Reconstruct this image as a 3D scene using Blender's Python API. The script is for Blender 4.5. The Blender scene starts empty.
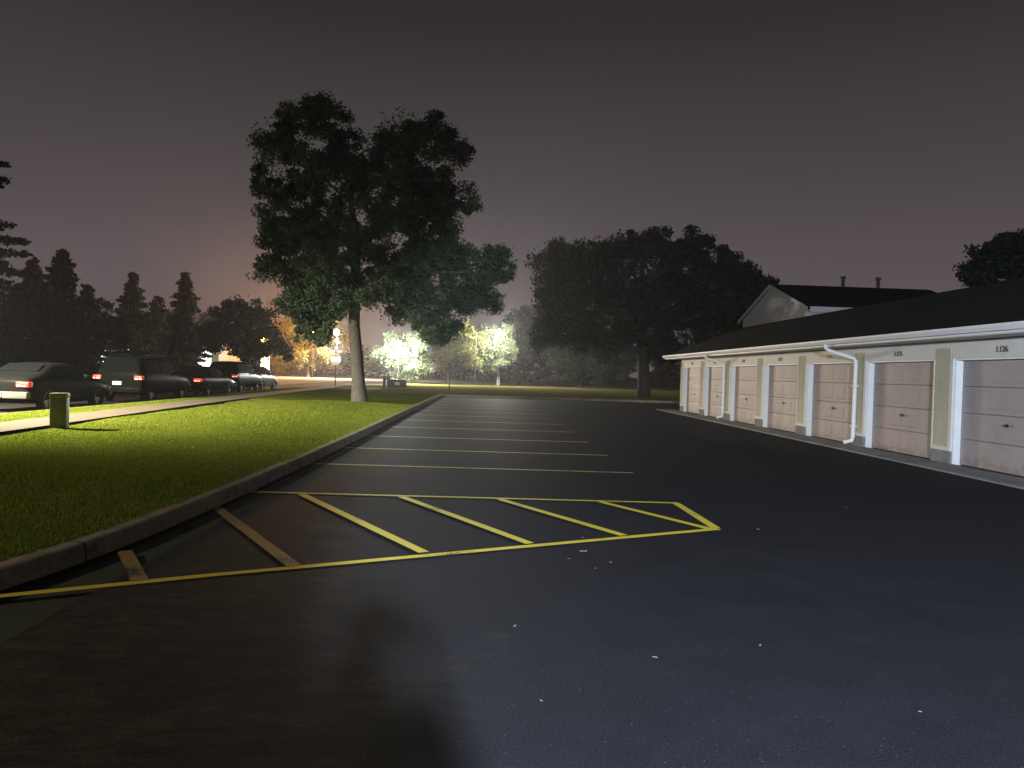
import bpy, bmesh, math, random
import numpy as np
from mathutils import Vector, Matrix
PI = math.pi
sc = bpy.context.scene
COL = sc.collection
rng = np.random.default_rng(11)
random.seed(4)

# ------------------------------------------------------------------ helpers
def link(o, parent=None):
    COL.objects.link(o)
    if parent is not None:
        o.parent = parent
    return o

def tag(o, label=None, cat=None, group=None, kind=None):
    if label: o['label'] = label
    if cat: o['category'] = cat
    if group: o['group'] = group
    if kind: o['kind'] = kind
    return o

def empty(name, loc=(0, 0, 0), rz=0.0, label=None, cat=None, group=None):
    o = bpy.data.objects.new(name, None)
    o.empty_display_size = .2
    o.location = loc
    o.rotation_euler = (0, 0, rz)
    link(o)
    return tag(o, label, cat, group)

class MB:
    """collects shapes and builds ONE mesh object"""
    def __init__(s): s.v, s.f = [], []
    def add(s, vs, fs):
        b = len(s.v)
        s.v += [tuple(p) for p in vs]
        s.f += [tuple(i + b for i in f) for f in fs]
        return s
    def box(s, x0, x1, y0, y1, z0, z1, bev=0.0):
        if bev <= 0:
            vs = [(x, y, z) for z in (z0, z1) for y in (y0, y1) for x in (x0, x1)]
            return s.add(vs, [(0, 2, 3, 1), (4, 5, 7, 6), (0, 1, 5, 4), (2, 6, 7, 3), (0, 4, 6, 2), (1, 3, 7, 5)])
        bm = bmesh.new()
        bmesh.ops.create_cube(bm, size=1)
        for v in bm.verts:
            v.co = Vector((x0 + (v.co.x + .5) * (x1 - x0), y0 + (v.co.y + .5) * (y1 - y0), z0 + (v.co.z + .5) * (z1 - z0)))
        bmesh.ops.bevel(bm, geom=bm.edges[:], offset=bev, segments=2, affect='EDGES', profile=.5)
        return s.bm(bm)
    def bm(s, bm, M=None):
        bm.verts.ensure_lookup_table(); bm.verts.index_update()
        s.add([(M @ v.co) if M else v.co for v in bm.verts], [[v.index for v in f.verts] for f in bm.faces])
        bm.free(); return s
    def tube(s, pts, rads, n=10, cap=True):
        pts = [Vector(p) for p in pts]
        if not hasattr(rads, '__len__'): rads = [rads] * len(pts)
        vs, fs = [], []
        u = None
        for i, p in enumerate(pts):
            t = (pts[min(i + 1, len(pts) - 1)] - pts[max(i - 1, 0)]).normalized()
            if u is None:
                a = Vector((1, 0, 0)) if abs(t.x) < .9 else Vector((0, 1, 0))
                u = (a - t * a.dot(t)).normalized()
            else:
                u = (u - t * u.dot(t)).normalized()
            w = t.cross(u)
            for k in range(n):
                a = 2 * PI * k / n
                vs.append(p + (u * math.cos(a) + w * math.sin(a)) * rads[i])
        for i in range(len(pts) - 1):
            for k in range(n):
                a, b = i * n + k, i * n + (k + 1) % n
                fs.append((a, b, b + n, a + n))
        if cap:
            fs.append(tuple(range(n))[::-1]); fs.append(tuple((len(pts) - 1) * n + k for k in range(n)))
        return s.add(vs, fs)
    def lathe(s, prof, c=(0, 0, 0), n=20):
        vs, fs = [], []
        for r, z in prof:
            for k in range(n):
                a = 2 * PI * k / n
                vs.append((c[0] + r * math.cos(a), c[1] + r * math.sin(a), c[2] + z))
        for i in range(len(prof) - 1):
            for k in range(n):
                a, b = i * n + k, i * n + (k + 1) % n
                fs.append((a, b, b + n, a + n))
        fs.append(tuple(range(n))[::-1]); fs.append(tuple((len(prof) - 1) * n + k for k in range(n)))
        return s.add(vs, fs)
    def prism(s, poly, axis, a0, a1):
        """polygon in the plane normal to axis, extruded from a0 to a1"""
        def P(u, v, a): return {'x': (a, u, v), 'y': (u, a, v), 'z': (u, v, a)}[axis]
        n = len(poly)
        vs = [P(u, v, a0) for u, v in poly] + [P(u, v, a1) for u, v in poly]
        fs = [tuple(range(n))[::-1], tuple(range(n, 2 * n))] + [(i, (i + 1) % n, n + (i + 1) % n, n + i) for i in range(n)]
        return s.add(vs, fs)
    def build(s, name, mat, parent=None, smooth=False, angle=35):
        me = bpy.data.meshes.new(name)
        me.from_pydata(s.v, [], s.f)
        me.validate(); me.update()
        bm = bmesh.new(); bm.from_mesh(me)
        bmesh.ops.recalc_face_normals(bm, faces=bm.faces[:])
        if smooth:
            for f in bm.faces: f.smooth = True
            lim = math.radians(angle)
            for e in bm.edges:
                if len(e.link_faces) == 2 and e.calc_face_angle(0) > lim: e.smooth = False
        bm.to_mesh(me); bm.free()
        if mat: me.materials.append(mat)
        return link(bpy.data.objects.new(name, me), parent)

def raw_mesh(name, verts, nper, mat, parent=None, smooth=False):
    """verts (N*nper,3): faces of nper corners each, one object"""
    n = len(verts) // nper
    me = bpy.data.meshes.new(name)
    me.vertices.add(len(verts)); me.loops.add(len(verts)); me.polygons.add(n)
    me.vertices.foreach_set('co', np.ascontiguousarray(verts, dtype=np.float32).ravel())
    me.loops.foreach_set('vertex_index', np.arange(len(verts), dtype=np.int32))
    me.polygons.foreach_set('loop_start', (np.arange(n) * nper).astype(np.int32))
    me.update(calc_edges=True)
    if mat: me.materials.append(mat)
    return link(bpy.data.objects.new(name, me), parent)

# ------------------------------------------------------------------ materials
def mat_base(name):
    m = bpy.data.materials.new(name); m.use_nodes = True
    nt = m.node_tree
    return m, nt, nt.nodes['Principled BSDF']

def ramp(nt, stops, fac):
    r = nt.nodes.new('ShaderNodeValToRGB')
    el = r.color_ramp.elements
    while len(el) < len(stops): el.new(.5)
    for e, (p, c) in zip(el, stops):
        e.position = p; e.color = (*c, 1)
    nt.links.new(fac, r.inputs[0])
    return r.outputs[0]

def noise(nt, scale, detail=4, rough=.6, vec=None, dist=0.0):
    n = nt.nodes.new('ShaderNodeTexNoise')
    n.inputs['Scale'].default_value = scale; n.inputs['Detail'].default_value = detail
    n.inputs['Roughness'].default_value = rough; n.inputs['Distortion'].default_value = dist
    if vec is not None: nt.links.new(vec, n.inputs['Vector'])
    return n.outputs['Fac']

def coords(nt, kind='Object', scale=(1, 1, 1)):
    t = nt.nodes.new('ShaderNodeTexCoord')
    mp = nt.nodes.new('ShaderNodeMapping'); mp.inputs['Scale'].default_value = scale
    nt.links.new(t.outputs[kind], mp.inputs['Vector'])
    return mp.outputs[0]

def mixc(nt, a, b, fac, mode='MIX'):
    m = nt.nodes.new('ShaderNodeMix'); m.data_type = 'RGBA'; m.blend_type = mode
    for s, v in ((0, fac), (6, a), (7, b)):
        if hasattr(v, 'is_linked') or hasattr(v, 'links'): nt.links.new(v, m.inputs[s])
        elif s == 0: m.inputs[0].default_value = v
        else: m.inputs[s].default_value = (*v, 1)
    return m.outputs[2]

def bump(nt, b, h, strength=.3, dist=.01):
    n = nt.nodes.new('ShaderNodeBump'); n.inputs['Strength'].default_value = strength; n.inputs['Distance'].default_value = dist
    nt.links.new(h, n.inputs['Height']); nt.links.new(n.outputs[0], b.inputs['Normal'])

def simple(name, col, rough=.6, metal=0.0, var=.12, scale=6.0, bmp=0.0, spec=.5):
    m, nt, b = mat_base(name)
    v = coords(nt)
    f = noise(nt, scale, 5, .65, v)
    lo = tuple(max(0, c * (1 - var)) for c in col); hi = tuple(min(1, c * (1 + var)) for c in col)
    nt.links.new(ramp(nt, [(.3, lo), (.7, hi)], f), b.inputs['Base Color'])
    b.inputs['Roughness'].default_value = rough; b.inputs['Metallic'].default_value = metal
    b.inputs['Specular IOR Level'].default_value = spec
    if bmp: bump(nt, b, noise(nt, scale * 12, 3, .6, v), bmp, .004)
    return m

def glow(name, col, strength):
    m, nt, b = mat_base(name)
    b.inputs['Base Color'].default_value = (*col, 1)
    b.inputs['Emission Color'].default_value = (*col, 1)
    b.inputs['Emission Strength'].default_value = strength
    return m

def asphalt_mat(name, base, seed=0.0, rough=.72, dusty=False):
    m, nt, b = mat_base(name)
    v = coords(nt)
    big = noise(nt, .35, 5, .6, v, .6)
    mid = noise(nt, 2.2, 5, .7, v)
    fine = noise(nt, 90, 3, .7, v)
    streak = noise(nt, 1.0, 4, .6, coords(nt, scale=(.5, 3.2, 1)), .3)
    c1 = ramp(nt, [(.3, tuple(c * .75 for c in base)), (.7, tuple(c * 1.3 for c in base))], big)
    c2 = mixc(nt, c1, tuple(c * 1.75 for c in base), ramp(nt, [(.42, (0, 0, 0)), (.68, (.85, .85, .85))], mid))
    c3 = mixc(nt, c2, tuple(c * 1.9 for c in base), ramp(nt, [(.56, (0, 0, 0)), (.75, (.3, .3, .3))], streak))
    c4 = mixc(nt, c3, ramp(nt, [(.32, tuple(c * .25 for c in base)), (.62, tuple(c * 1.7 for c in base)), (.74, tuple(c * 5.0 for c in base))], fine), .6)
    if dusty:
        vo = nt.nodes.new('ShaderNodeTexVoronoi'); vo.inputs['Scale'].default_value = 42; nt.links.new(v, vo.inputs['Vector'])
        dots = ramp(nt, [(.10, (1,) * 3), (.2, (0,) * 3)], vo.outputs['Distance'])
        sc_ = nt.nodes.new('ShaderNodeSeparateColor'); nt.links.new(vo.outputs['Color'], sc_.inputs[0])
        pick = ramp(nt, [(.86, (0,) * 3), (.97, (.9,) * 3)], sc_.outputs[0])
        c4 = mixc(nt, c4, (.11, .108, .105), mixc(nt, dots, pick, 1.0, 'MULTIPLY'))
        so = nt.nodes.new('ShaderNodeSeparateXYZ'); nt.links.new(v, so.inputs[0])
        e1 = nt.nodes.new('ShaderNodeMath'); e1.operation = 'MULTIPLY_ADD'; e1.inputs[1].default_value = -.16; e1.inputs[2].default_value = .22
        nt.links.new(so.outputs['X'], e1.inputs[0])
        e2 = nt.nodes.new('ShaderNodeMath'); e2.operation = 'MULTIPLY_ADD'; e2.inputs[1].default_value = -.05
        nt.links.new(so.outputs['Y'], e2.inputs[0]); nt.links.new(e1.outputs[0], e2.inputs[2])
        e3 = nt.nodes.new('ShaderNodeMath'); e3.operation = 'ADD'
        nt.links.new(e2.outputs[0], e3.inputs[0]); nt.links.new(noise(nt, 1.1, 6, .7, coords(nt, scale=(.8, 1.7, 1)), .8), e3.inputs[1])
        dust = ramp(nt, [(.3, (.020, .018, .014)), (.5, (.045, .040, .029)), (.72, (.095, .084, .060))], noise(nt, 7, 6, .75, coords(nt, scale=(.6, 1.5, 1)), .5))
        dust = mixc(nt, dust, (.008, .008, .008), ramp(nt, [(.35, (.8,) * 3), (.55, (0,) * 3)], fine))
        c4 = mixc(nt, c4, dust, ramp(nt, [(.55, (0,) * 3), (.95, (.9,) * 3)], e3.outputs[0]))
    nt.links.new(c4, b.inputs['Base Color'])
    rr = ramp(nt, [(.3, (rough - .03,) * 3), (.7, (rough + .05,) * 3)], mid)
    nt.links.new(rr, b.inputs['Roughness'])
    b.inputs['Specular IOR Level'].default_value = .05
    bump(nt, b, fine, .5, .006)
    return m

def paint_mat(name, col, under, wear=.5):
    m, nt, b = mat_base(name)
    v = coords(nt)
    w = noise(nt, 35, 5, .75, v)
    w2 = noise(nt, 1.4, 3, .6, v)
    f = nt.nodes.new('ShaderNodeMath'); f.operation = 'ADD'
    nt.links.new(w, f.inputs[0]); nt.links.new(w2, f.inputs[1])
    k = ramp(nt, [(.5 * (1 + wear) - .28 + .0, (0, 0, 0)), (.5 * (1 + wear) - .16, (1, 1, 1))], f.outputs[0]) if wear else None
    c = mixc(nt, under, col, k if k is not None else 1.0)
    nt.links.new(c, b.inputs['Base Color'])
    b.inputs['Roughness'].default_value = .6
    return m

def leaf_mat(name, dark, light, trans=.25):
    m, nt, b = mat_base(name)
    g = nt.nodes.new('ShaderNodeNewGeometry')
    c = ramp(nt, [(0, dark), (.6, tuple((a + d) / 2 for a, d in zip(dark, light))), (1, light)], g.outputs['Random Per Island'])
    nt.links.new(c, b.inputs['Base Color'])
    b.inputs['Roughness'].default_value = .6
    b.inputs['Specular IOR Level'].default_value = .25
    if trans:
        t = nt.nodes.new('ShaderNodeBsdfTranslucent'); nt.links.new(c, t.inputs['Color'])
        mx = nt.nodes.new('ShaderNodeMixShader'); mx.inputs[0].default_value = trans
        nt.links.new(b.outputs[0], mx.inputs[1]); nt.links.new(t.outputs[0], mx.inputs[2])
        nt.links.new(mx.outputs[0], nt.nodes['Material Output'].inputs['Surface'])
    return m

def grass_mat(name, dry=.0):
    m, nt, b = mat_base(name)
    v = coords(nt)
    a = noise(nt, .5, 5, .65, v); c = noise(nt, 14, 4, .75, v); d = noise(nt, 3, 4, .6, v, .5)
    c1 = ramp(nt, [(.25, (.085, .120, .008)), (.55, (.135, .175, .012)), (.8, (.20, .215, .020))], a)
    c2 = mixc(nt, c1, (.22, .19, .05), ramp(nt, [(.55, (dry,) * 3), (.8, (min(1, .55 + dry),) * 3)], d))
    c3 = mixc(nt, c2, (.02, .03, .006), ramp(nt, [(.3, (.8,) * 3), (.55, (0,) * 3)], c))
    nt.links.new(c3, b.inputs['Base Color'])
    b.inputs['Roughness'].default_value = 1; b.inputs['Specular IOR Level'].default_value = 0
    bump(nt, b, c, .5, .03)
    return m

def bark_mat(name, col):
    m, nt, b = mat_base(name)
    v = coords(nt, scale=(9, 9, 1.6))
    f = noise(nt, 2.5, 6, .7, v, .4)
    nt.links.new(ramp(nt, [(.3, tuple(c * .4 for c in col)), (.7, tuple(min(1, c * 1.3) for c in col))], f), b.inputs['Base Color'])
    b.inputs['Roughness'].default_value = .9
    bump(nt, b, f, .9, .03)
    return m

ASPH = (.0140, .0142, .0172)
M = {}
M['asphalt'] = asphalt_mat('sealed_asphalt', ASPH, dusty=True)
M['road'] = asphalt_mat('road_asphalt', (.12, .115, .11), rough=.85)
M['drive'] = asphalt_mat('drive_asphalt', (.022, .021, .02), rough=.85)
M['yellow'] = paint_mat('yellow_paint', (.62, .50, .035), ASPH, 1.04)
M['worn'] = paint_mat('worn_yellow_paint', (.25, .175, .045), ASPH, 1.24)
M['pale_line'] = paint_mat('pale_yellow_paint', (.45, .37, .10), ASPH, 1.14)
M['concrete'] = simple('concrete', (.30, .265, .21), .88, var=.3, scale=2.5, bmp=.35)
M['curb'] = simple('curb_concrete', (.30, .25, .18), .9, var=.5, scale=4.5, bmp=.6)
M['apron'] = simple('apron_concrete', (.16, .16, .16), .85, var=.35, scale=1.6, bmp=.3)
M['grass'] = grass_mat('lawn_grass')
M['soil'] = simple('dark_ground', (.035, .04, .02), .95, var=.4, scale=.3)
M['white'] = simple('white_trim', (.68, .69, .68), .5, var=.05)
M['cream'] = simple('cream_board', (.55, .545, .50), .6, var=.06)
M['roof'] = simple('dark_shingles', (.014, .0138, .0145), .95, var=.5, scale=5, spec=.08)
M['handle'] = simple('dark_handle', (.03, .03, .03), .4, .8)
M['digits'] = simple('dark_digits', (.03, .03, .032), .5)
M['orange_number'] = simple('orange_digits', (.62, .40, .16), .55, .3)  # one door number in orange, unlike the dark others
M['bark'] = bark_mat('grey_bark', (.14, .132, .118))
M['dark_bark'] = bark_mat('dark_bark', (.06, .054, .045))
M['metal'] = simple('painted_pole', (.09, .09, .085), .5, .4)
M['green_metal'] = simple('green_cabinet', (.075, .095, .05), .55, var=.15)
M['ped'] = simple('olive_pedestal', (.12, .12, .042), .55, var=.14, scale=9)
M['leaf'] = leaf_mat('ash_leaves', (.050, .080, .050), (.108, .156, .088), .2)
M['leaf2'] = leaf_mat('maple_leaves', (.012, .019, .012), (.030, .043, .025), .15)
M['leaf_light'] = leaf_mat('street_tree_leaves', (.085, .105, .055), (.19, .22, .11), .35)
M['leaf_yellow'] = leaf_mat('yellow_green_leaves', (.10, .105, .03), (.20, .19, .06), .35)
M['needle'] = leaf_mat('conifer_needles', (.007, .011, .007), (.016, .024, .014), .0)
M['blade'] = leaf_mat('grass_blades', (.115, .165, .010), (.215, .25, .022), .35)
M['rubber'] = simple('tyre_rubber', (.012, .012, .012), .85)
M['rim'] = simple('alloy_rim', (.35, .35, .35), .35, .9)
M['glass'] = simple('car_glass', (.006, .007, .008), .06, spec=.15)
M['plate'] = simple('pale_plate', (.72, .70, .62), .4)
M['chrome'] = simple('chrome_trim', (.6, .6, .6), .2, 1.0)
M['house_wall'] = simple('beige_stucco', (.60, .57, .50), .85, var=.08)
M['pvc'] = simple('dull_pipe', (.07, .065, .065), .6)

def car_paint(name, col, rough=.28):
    m, nt, b = mat_base(name)
    v = coords(nt)
    nt.links.new(ramp(nt, [(.35, tuple(c * .88 for c in col)), (.7, tuple(min(1, c * 1.1) for c in col))], noise(nt, 3, 4, .6, v)), b.inputs['Base Color'])
    b.inputs['Roughness'].default_value = rough; b.inputs['Metallic'].default_value = 0; b.inputs['IOR'].default_value = 1.2
    b.inputs['Specular IOR Level'].default_value = .04; b.inputs['Coat Weight'].default_value = .0; b.inputs['Coat Roughness'].default_value = .08
    return m

def siding_mat(name, col, pitch=.18):
    m, nt, b = mat_base(name)
    t = nt.nodes.new('ShaderNodeTexCoord'); s = nt.nodes.new('ShaderNodeSeparateXYZ')
    nt.links.new(t.outputs['Object'], s.inputs[0])
    d = nt.nodes.new('ShaderNodeMath'); d.operation = 'DIVIDE'; d.inputs[1].default_value = pitch
    nt.links.new(s.outputs['Z'], d.inputs[0])
    fr = nt.nodes.new('ShaderNodeMath'); fr.operation = 'FRACT'; nt.links.new(d.outputs[0], fr.inputs[0])
    n = noise(nt, 3, 4, .6, t.outputs['Object'])
    nt.links.new(ramp(nt, [(.3, tuple(c * .9 for c in col)), (.7, tuple(c * 1.08 for c in col))], n), b.inputs['Base Color'])
    b.inputs['Roughness'].default_value = .75
    inv = nt.nodes.new('ShaderNodeMath'); inv.operation = 'SUBTRACT'; inv.inputs[0].default_value = 1
    nt.links.new(fr.outputs[0], inv.inputs[1])
    bump(nt, b, inv.outputs[0], .6, .012)
    return m
M['siding'] = siding_mat('tan_lap_siding', (.40, .385, .27))
def door_mat():
    m, nt, b = mat_base('blush_door_paint')
    oi = nt.nodes.new('ShaderNodeObjectInfo'); t = nt.nodes.new('ShaderNodeTexCoord')
    va = nt.nodes.new('ShaderNodeVectorMath'); va.operation = 'ADD'
    cx_ = nt.nodes.new('ShaderNodeCombineXYZ')
    mu = nt.nodes.new('ShaderNodeMath'); mu.operation = 'MULTIPLY'; mu.inputs[1].default_value = 37
    nt.links.new(oi.outputs['Random'], mu.inputs[0]); nt.links.new(mu.outputs[0], cx_.inputs[0])
    nt.links.new(t.outputs['Object'], va.inputs[0]); nt.links.new(cx_.outputs[0], va.inputs[1])
    c = ramp(nt, [(0, (.28, .25, .248)), (1, (.305, .262, .248))], oi.outputs['Random'])
    c = mixc(nt, c, (.20, .17, .155), ramp(nt, [(.52, (0,) * 3), (.75, (.6,) * 3)], noise(nt, 1.1, 5, .65, va.outputs[0], .5)))
    sp_ = nt.nodes.new('ShaderNodeSeparateXYZ'); nt.links.new(t.outputs['Object'], sp_.inputs[0])
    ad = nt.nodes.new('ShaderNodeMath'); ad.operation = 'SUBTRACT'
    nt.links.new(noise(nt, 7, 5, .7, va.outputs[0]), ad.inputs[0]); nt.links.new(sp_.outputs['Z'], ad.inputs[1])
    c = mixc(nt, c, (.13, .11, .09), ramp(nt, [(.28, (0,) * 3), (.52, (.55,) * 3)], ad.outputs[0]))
    nt.links.new(c, b.inputs['Base Color']); b.inputs['Roughness'].default_value = .55
    return m
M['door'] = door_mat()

# ------------------------------------------------------------------ sky
w = bpy.data.worlds.new('World'); sc.world = w; w.use_nodes = True
nt = w.node_tree; nt.nodes.clear()
out = nt.nodes.new('ShaderNodeOutputWorld'); bg = nt.nodes.new('ShaderNodeBackground')
nt.links.new(bg.outputs[0], out.inputs[0])
tc = nt.nodes.new('ShaderNodeTexCoord'); sp = nt.nodes.new('ShaderNodeSeparateXYZ')
nt.links.new(tc.outputs['Generated'], sp.inputs[0])
skyc = ramp(nt, [(0.0, (.128, .101, .111)), (.10, (.114, .091, .100)), (.25, (.067, .0555, .060)), (.42, (.0295, .0256, .0270)),
                 (.60, (.017, .0145, .0145)), (1.0, (.011, .010, .010))], sp.outputs['Z'])
# town glow: warm light pollution low down over the far street
dt = nt.nodes.new('ShaderNodeVectorMath'); dt.operation = 'DOT_PRODUCT'
gv = Vector((-.25, 1, .0)).normalized(); dt.inputs[1].default_value = gv
nt.links.new(tc.outputs['Generated'], dt.inputs[0])
gl = ramp(nt, [(.978, (0, 0, 0)), (.994, (.04, .018, .008)), (1.0, (.17, .075, .026))], dt.outputs['Value'])
ns = nt.nodes.new('ShaderNodeTexSky'); ns.sky_type = 'NISHITA'; ns.sun_disc = False
ns.sun_elevation = math.radians(-4); ns.sun_rotation = math.radians(200)
c = mixc(nt, skyc, gl, 1.0, 'ADD')
c = mixc(nt, c, ns.outputs[0], .02, 'ADD')
nt.links.new(c, bg.inputs['Color']); bg.inputs['Strength'].default_value = 1.0

# ------------------------------------------------------------------ camera
F, HC = 740.0, 1.55
YAW, PITCH, ROLL = math.atan(24.3 / F), math.atan(10.3 / F), .031
cam = bpy.data.cameras.new('Camera'); co = bpy.data.objects.new('Camera', cam); COL.objects.link(co)
cam.sensor_width = 36; cam.lens = 36 * F / 1024
cam.clip_end = 3000; cam.clip_start = .05
Rm = Matrix.Rotation(-YAW, 3, 'Z') @ Matrix.Rotation(PI / 2 - PITCH, 3, 'X') @ Matrix.Rotation(ROLL, 3, 'Z')
co.matrix_world = Matrix.Translation((0, 0, HC)) @ Rm.to_4x4()
sc.camera = co
def at(px, py, Y):
    """world point at depth Y seen at that place of the photograph (used to read sizes off it)"""
    d = Rm @ Vector(((px - 512) / F, -(py - 384) / F, -1))
    return Vector((0, 0, HC)) + d * (Y / d.y)

# ------------------------------------------------------------------ ground
def sheet(name, poly, z, mat):
    mb = MB(); mb.add([(x, y, z) for x, y in poly], [tuple(range(len(poly)))])
    return tag(mb.build(name, mat), kind='structure')
sheet('ground', [(-900, -300), (900, -300), (900, 1500), (-900, 1500)], -.05, M['soil'])
sheet('parking_lot', [(-40, -16), (8.35, -16), (8.35, 36.2), (15, 36.8), (15, 46.1), (-2.6, 46.1), (-2.6, 3.2), (-40, 3.2)], 0, M['asphalt'])
sheet('drive_road', [(-17.4, 3.2), (-11.5, 3.2), (-11.5, 60), (-9.5, 84), (-9.5, 100), (-17.4, 100)], .004, M['drive'])
sheet('street', [(-160, 80), (80, 84), (80, 124), (-160, 124)], .008, M['road'])
sheet('verge_far_side', [(-200, 124), (120, 124), (120, 260), (-200, 260)], .05, M['grass'])
sheet('side_verge', [(-17.4, -16), (-17.4, 80), (-120, 80), (-120, -16)], .03, M['soil'])

CURB = [(-2.8, 46.2), (-2.8, 30), (-2.8, 16), (-2.82, 12), (-2.87, 9.1), (-2.93, 7.5), (-3.0, 6.3), (-3.1, 5.5), (-3.22, 4.9),
        (-3.45, 4.3), (-3.85, 3.75), (-4.5, 3.3), (-5.6, 3.0), (-7.5, 2.85), (-12.4, 2.8)]
def offset(path, d):
    r = []
    for i, p in enumerate(path):
        a = Vector(path[max(i - 1, 0)]); b = Vector(path[min(i + 1, len(path) - 1)])
        t = (b - a).normalized(); n = Vector((t.y, -t.x))
        r.append((p[0] + n.x * d, p[1] + n.y * d))
    return r
def sweep_curb(name, path, w=.17, h=.15, side=1):
    """kerb with a rounded top edge; path is the foot of its face"""
    prof = [(0, 0), (.012, h - .035), (.03, h - .008), (.06, h), (w, h + .002), (w, 0)]
    vs, fs = [], []
    rows = [offset(path, side * d) for d, _ in prof]
    n = len(path)
    for r, (_, z) in zip(rows, prof):
        vs += [(x, y, z) for x, y in r]
    for j in range(len(prof) - 1):
        for i in range(n - 1):
            fs.append((j * n + i, j * n + i + 1, (j + 1) * n + i + 1, (j + 1) * n + i))
    return MB().add(vs, fs)
def dens(path, step=.4):
    r = []
    for a, b in zip(path[:-1], path[1:]):
        k = max(1, int(math.dist(a, b) / step))
        r += [(a[0] + (b[0] - a[0]) * i / k, a[1] + (b[1] - a[1]) * i / k) for i in range(k)]
    return r + [path[-1]]
cb = dens(CURB)
jm, jt, jb = mat_base('jointed_curb')
jv = coords(jt); js = jt.nodes.new('ShaderNodeSeparateXYZ'); jt.links.new(jt.nodes.new('ShaderNodeTexCoord').outputs['Object'], js.inputs[0])
def jmath(op, a_, b_):
    n_ = jt.nodes.new('ShaderNodeMath'); n_.operation = op
    for i_, q_ in enumerate((a_, b_)):
        if isinstance(q_, (int, float)): n_.inputs[i_].default_value = q_
        elif q_ is not None: jt.links.new(q_, n_.inputs[i_])
    return n_.outputs[0]
jf = jmath('FRACT', jmath('DIVIDE', js.outputs['Y'], 2.9), None)
jmask = jmath('LESS_THAN', jf, .006)
jc = ramp(jt, [(.28, (.10, .085, .06)), (.5, (.27, .225, .165)), (.75, (.36, .31, .235))], noise(jt, 4.5, 6, .7, jv, .4))
jc = mixc(jt, jc, (.09, .08, .06), ramp(jt, [(.55, (0,) * 3), (.8, (.8,) * 3)], noise(jt, 22, 4, .7, jv)))
jt.links.new(mixc(jt, jc, (.02, .018, .015), jmask), jb.inputs['Base Color'])
jb.inputs['Roughness'].default_value = .9; jb.inputs['Specular IOR Level'].default_value = .2
bump(jt, jb, noise(jt, 60, 4, .7, jv), .6, .006)
M['curb'] = jm
tag(sweep_curb('curb', cb).build('curb', M['curb'], None, True, 50), kind='structure')
tag(sweep_curb('curb', dens([(15, 46.1), (-2.8, 46.1)], 2), side=1).build('end_curb', M['curb'], None, True, 50), kind='structure')

# lawn: rows along Y between the kerb and the drive
BK = offset(cb, .17)
BKs = sorted([(y, x) for x, y in BK if y > 3.05])
def xr(y): return float(np.interp(y, [a for a, _ in BKs], [b for _, b in BKs]))
def xl(y): return float(np.interp(y, [2.9, 30, 46, 56, 70, 80, 84, 200], [-12.2, -12.2, -13.4, -12.6, -10.4, -9.4, -9.2, -9.2]))
LZ = .15
def hills(x, y):
    return .02 * math.sin(x * .9 + 1.3 * math.sin(y * .31)) + .018 * math.sin(y * .52 + x * .23) + .008 * math.sin(3.1 * x + 2 * y)
def lawn_mesh():
    mb = MB(); nx = 26
    ys = list(np.arange(2.95, 46.0, .35)) + [46.2]
    vs, fs = [], []
    for j, y in enumerate(ys):
        a, b = xl(y), xr(max(y, 3.06))
        for i in range(nx + 1):
            t = i / nx; x = a + (b - a) * t
            e = min(t, 1 - t, (y - 2.95) / 10, (46.2 - y) / 10) * 4
            vs.append((x, y, LZ + max(0, min(1, e)) * (hills(x, y) + .05)))
    for j in range(len(ys) - 1):
        for i in range(nx):
            a = j * (nx + 1) + i
            fs.append((a, a + 1, a + nx + 2, a + nx + 1))
    mb.add(vs, fs)
    return mb
tag(lawn_mesh().build('lawn', M['grass'], None, True, 80), kind='structure')
def lawn2():
    vs, fs = [], []
    xs = np.linspace(0, 1, 40); ys = np.linspace(0, 1, 24)
    for j in ys:
        for i in xs:
            y0 = 46.2
            y1 = 82 + 6 * i
            y = y0 + (y1 - y0) * j
            a = xl(y); b = 55
            x = a + (b - a) * i
            vs.append((x, y, LZ + .0))
    for j in range(23):
        for i in range(39):
            a = j * 40 + i; fs.append((a, a + 1, a + 41, a + 40))
    return MB().add(vs, fs)
M['grass_dry'] = grass_mat('far_lawn_grass', .9)
tag(lawn2().build('far_lawn', M['grass_dry']), kind='structure')
# skirts of the lawns towards the road
edge = dens([(xl(y), y) for y in np.arange(2.95, 83, 2.0)], 2)
mb = MB(); n = len(edge)
mb.add([(x, y, -.02) for x, y in edge] + [(x, y, LZ + .004) for x, y in edge] + [(x + .15, y, LZ + .006) for x, y in edge],
       [(r * n + i, r * n + i + 1, (r + 1) * n + i + 1, (r + 1) * n + i) for r in (0, 1) for i in range(n - 1)])
tag(mb.build('drive_curb', M['curb']), kind='structure')
edge = dens([(-9.3, 82), (55, 88)], 3); n = len(edge)
mb = MB().add([(x, y, -.02) for x, y in edge] + [(x, y, LZ + .004) for x, y in edge] + [(x, y - .2, LZ + .006) for x, y in edge],
              [(r * n + i, r * n + i + 1, (r + 1) * n + i + 1, (r + 1) * n + i) for r in (0, 1) for i in range(n - 1)])
tag(mb.build('street_curb', M['curb']), kind='structure')

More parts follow.
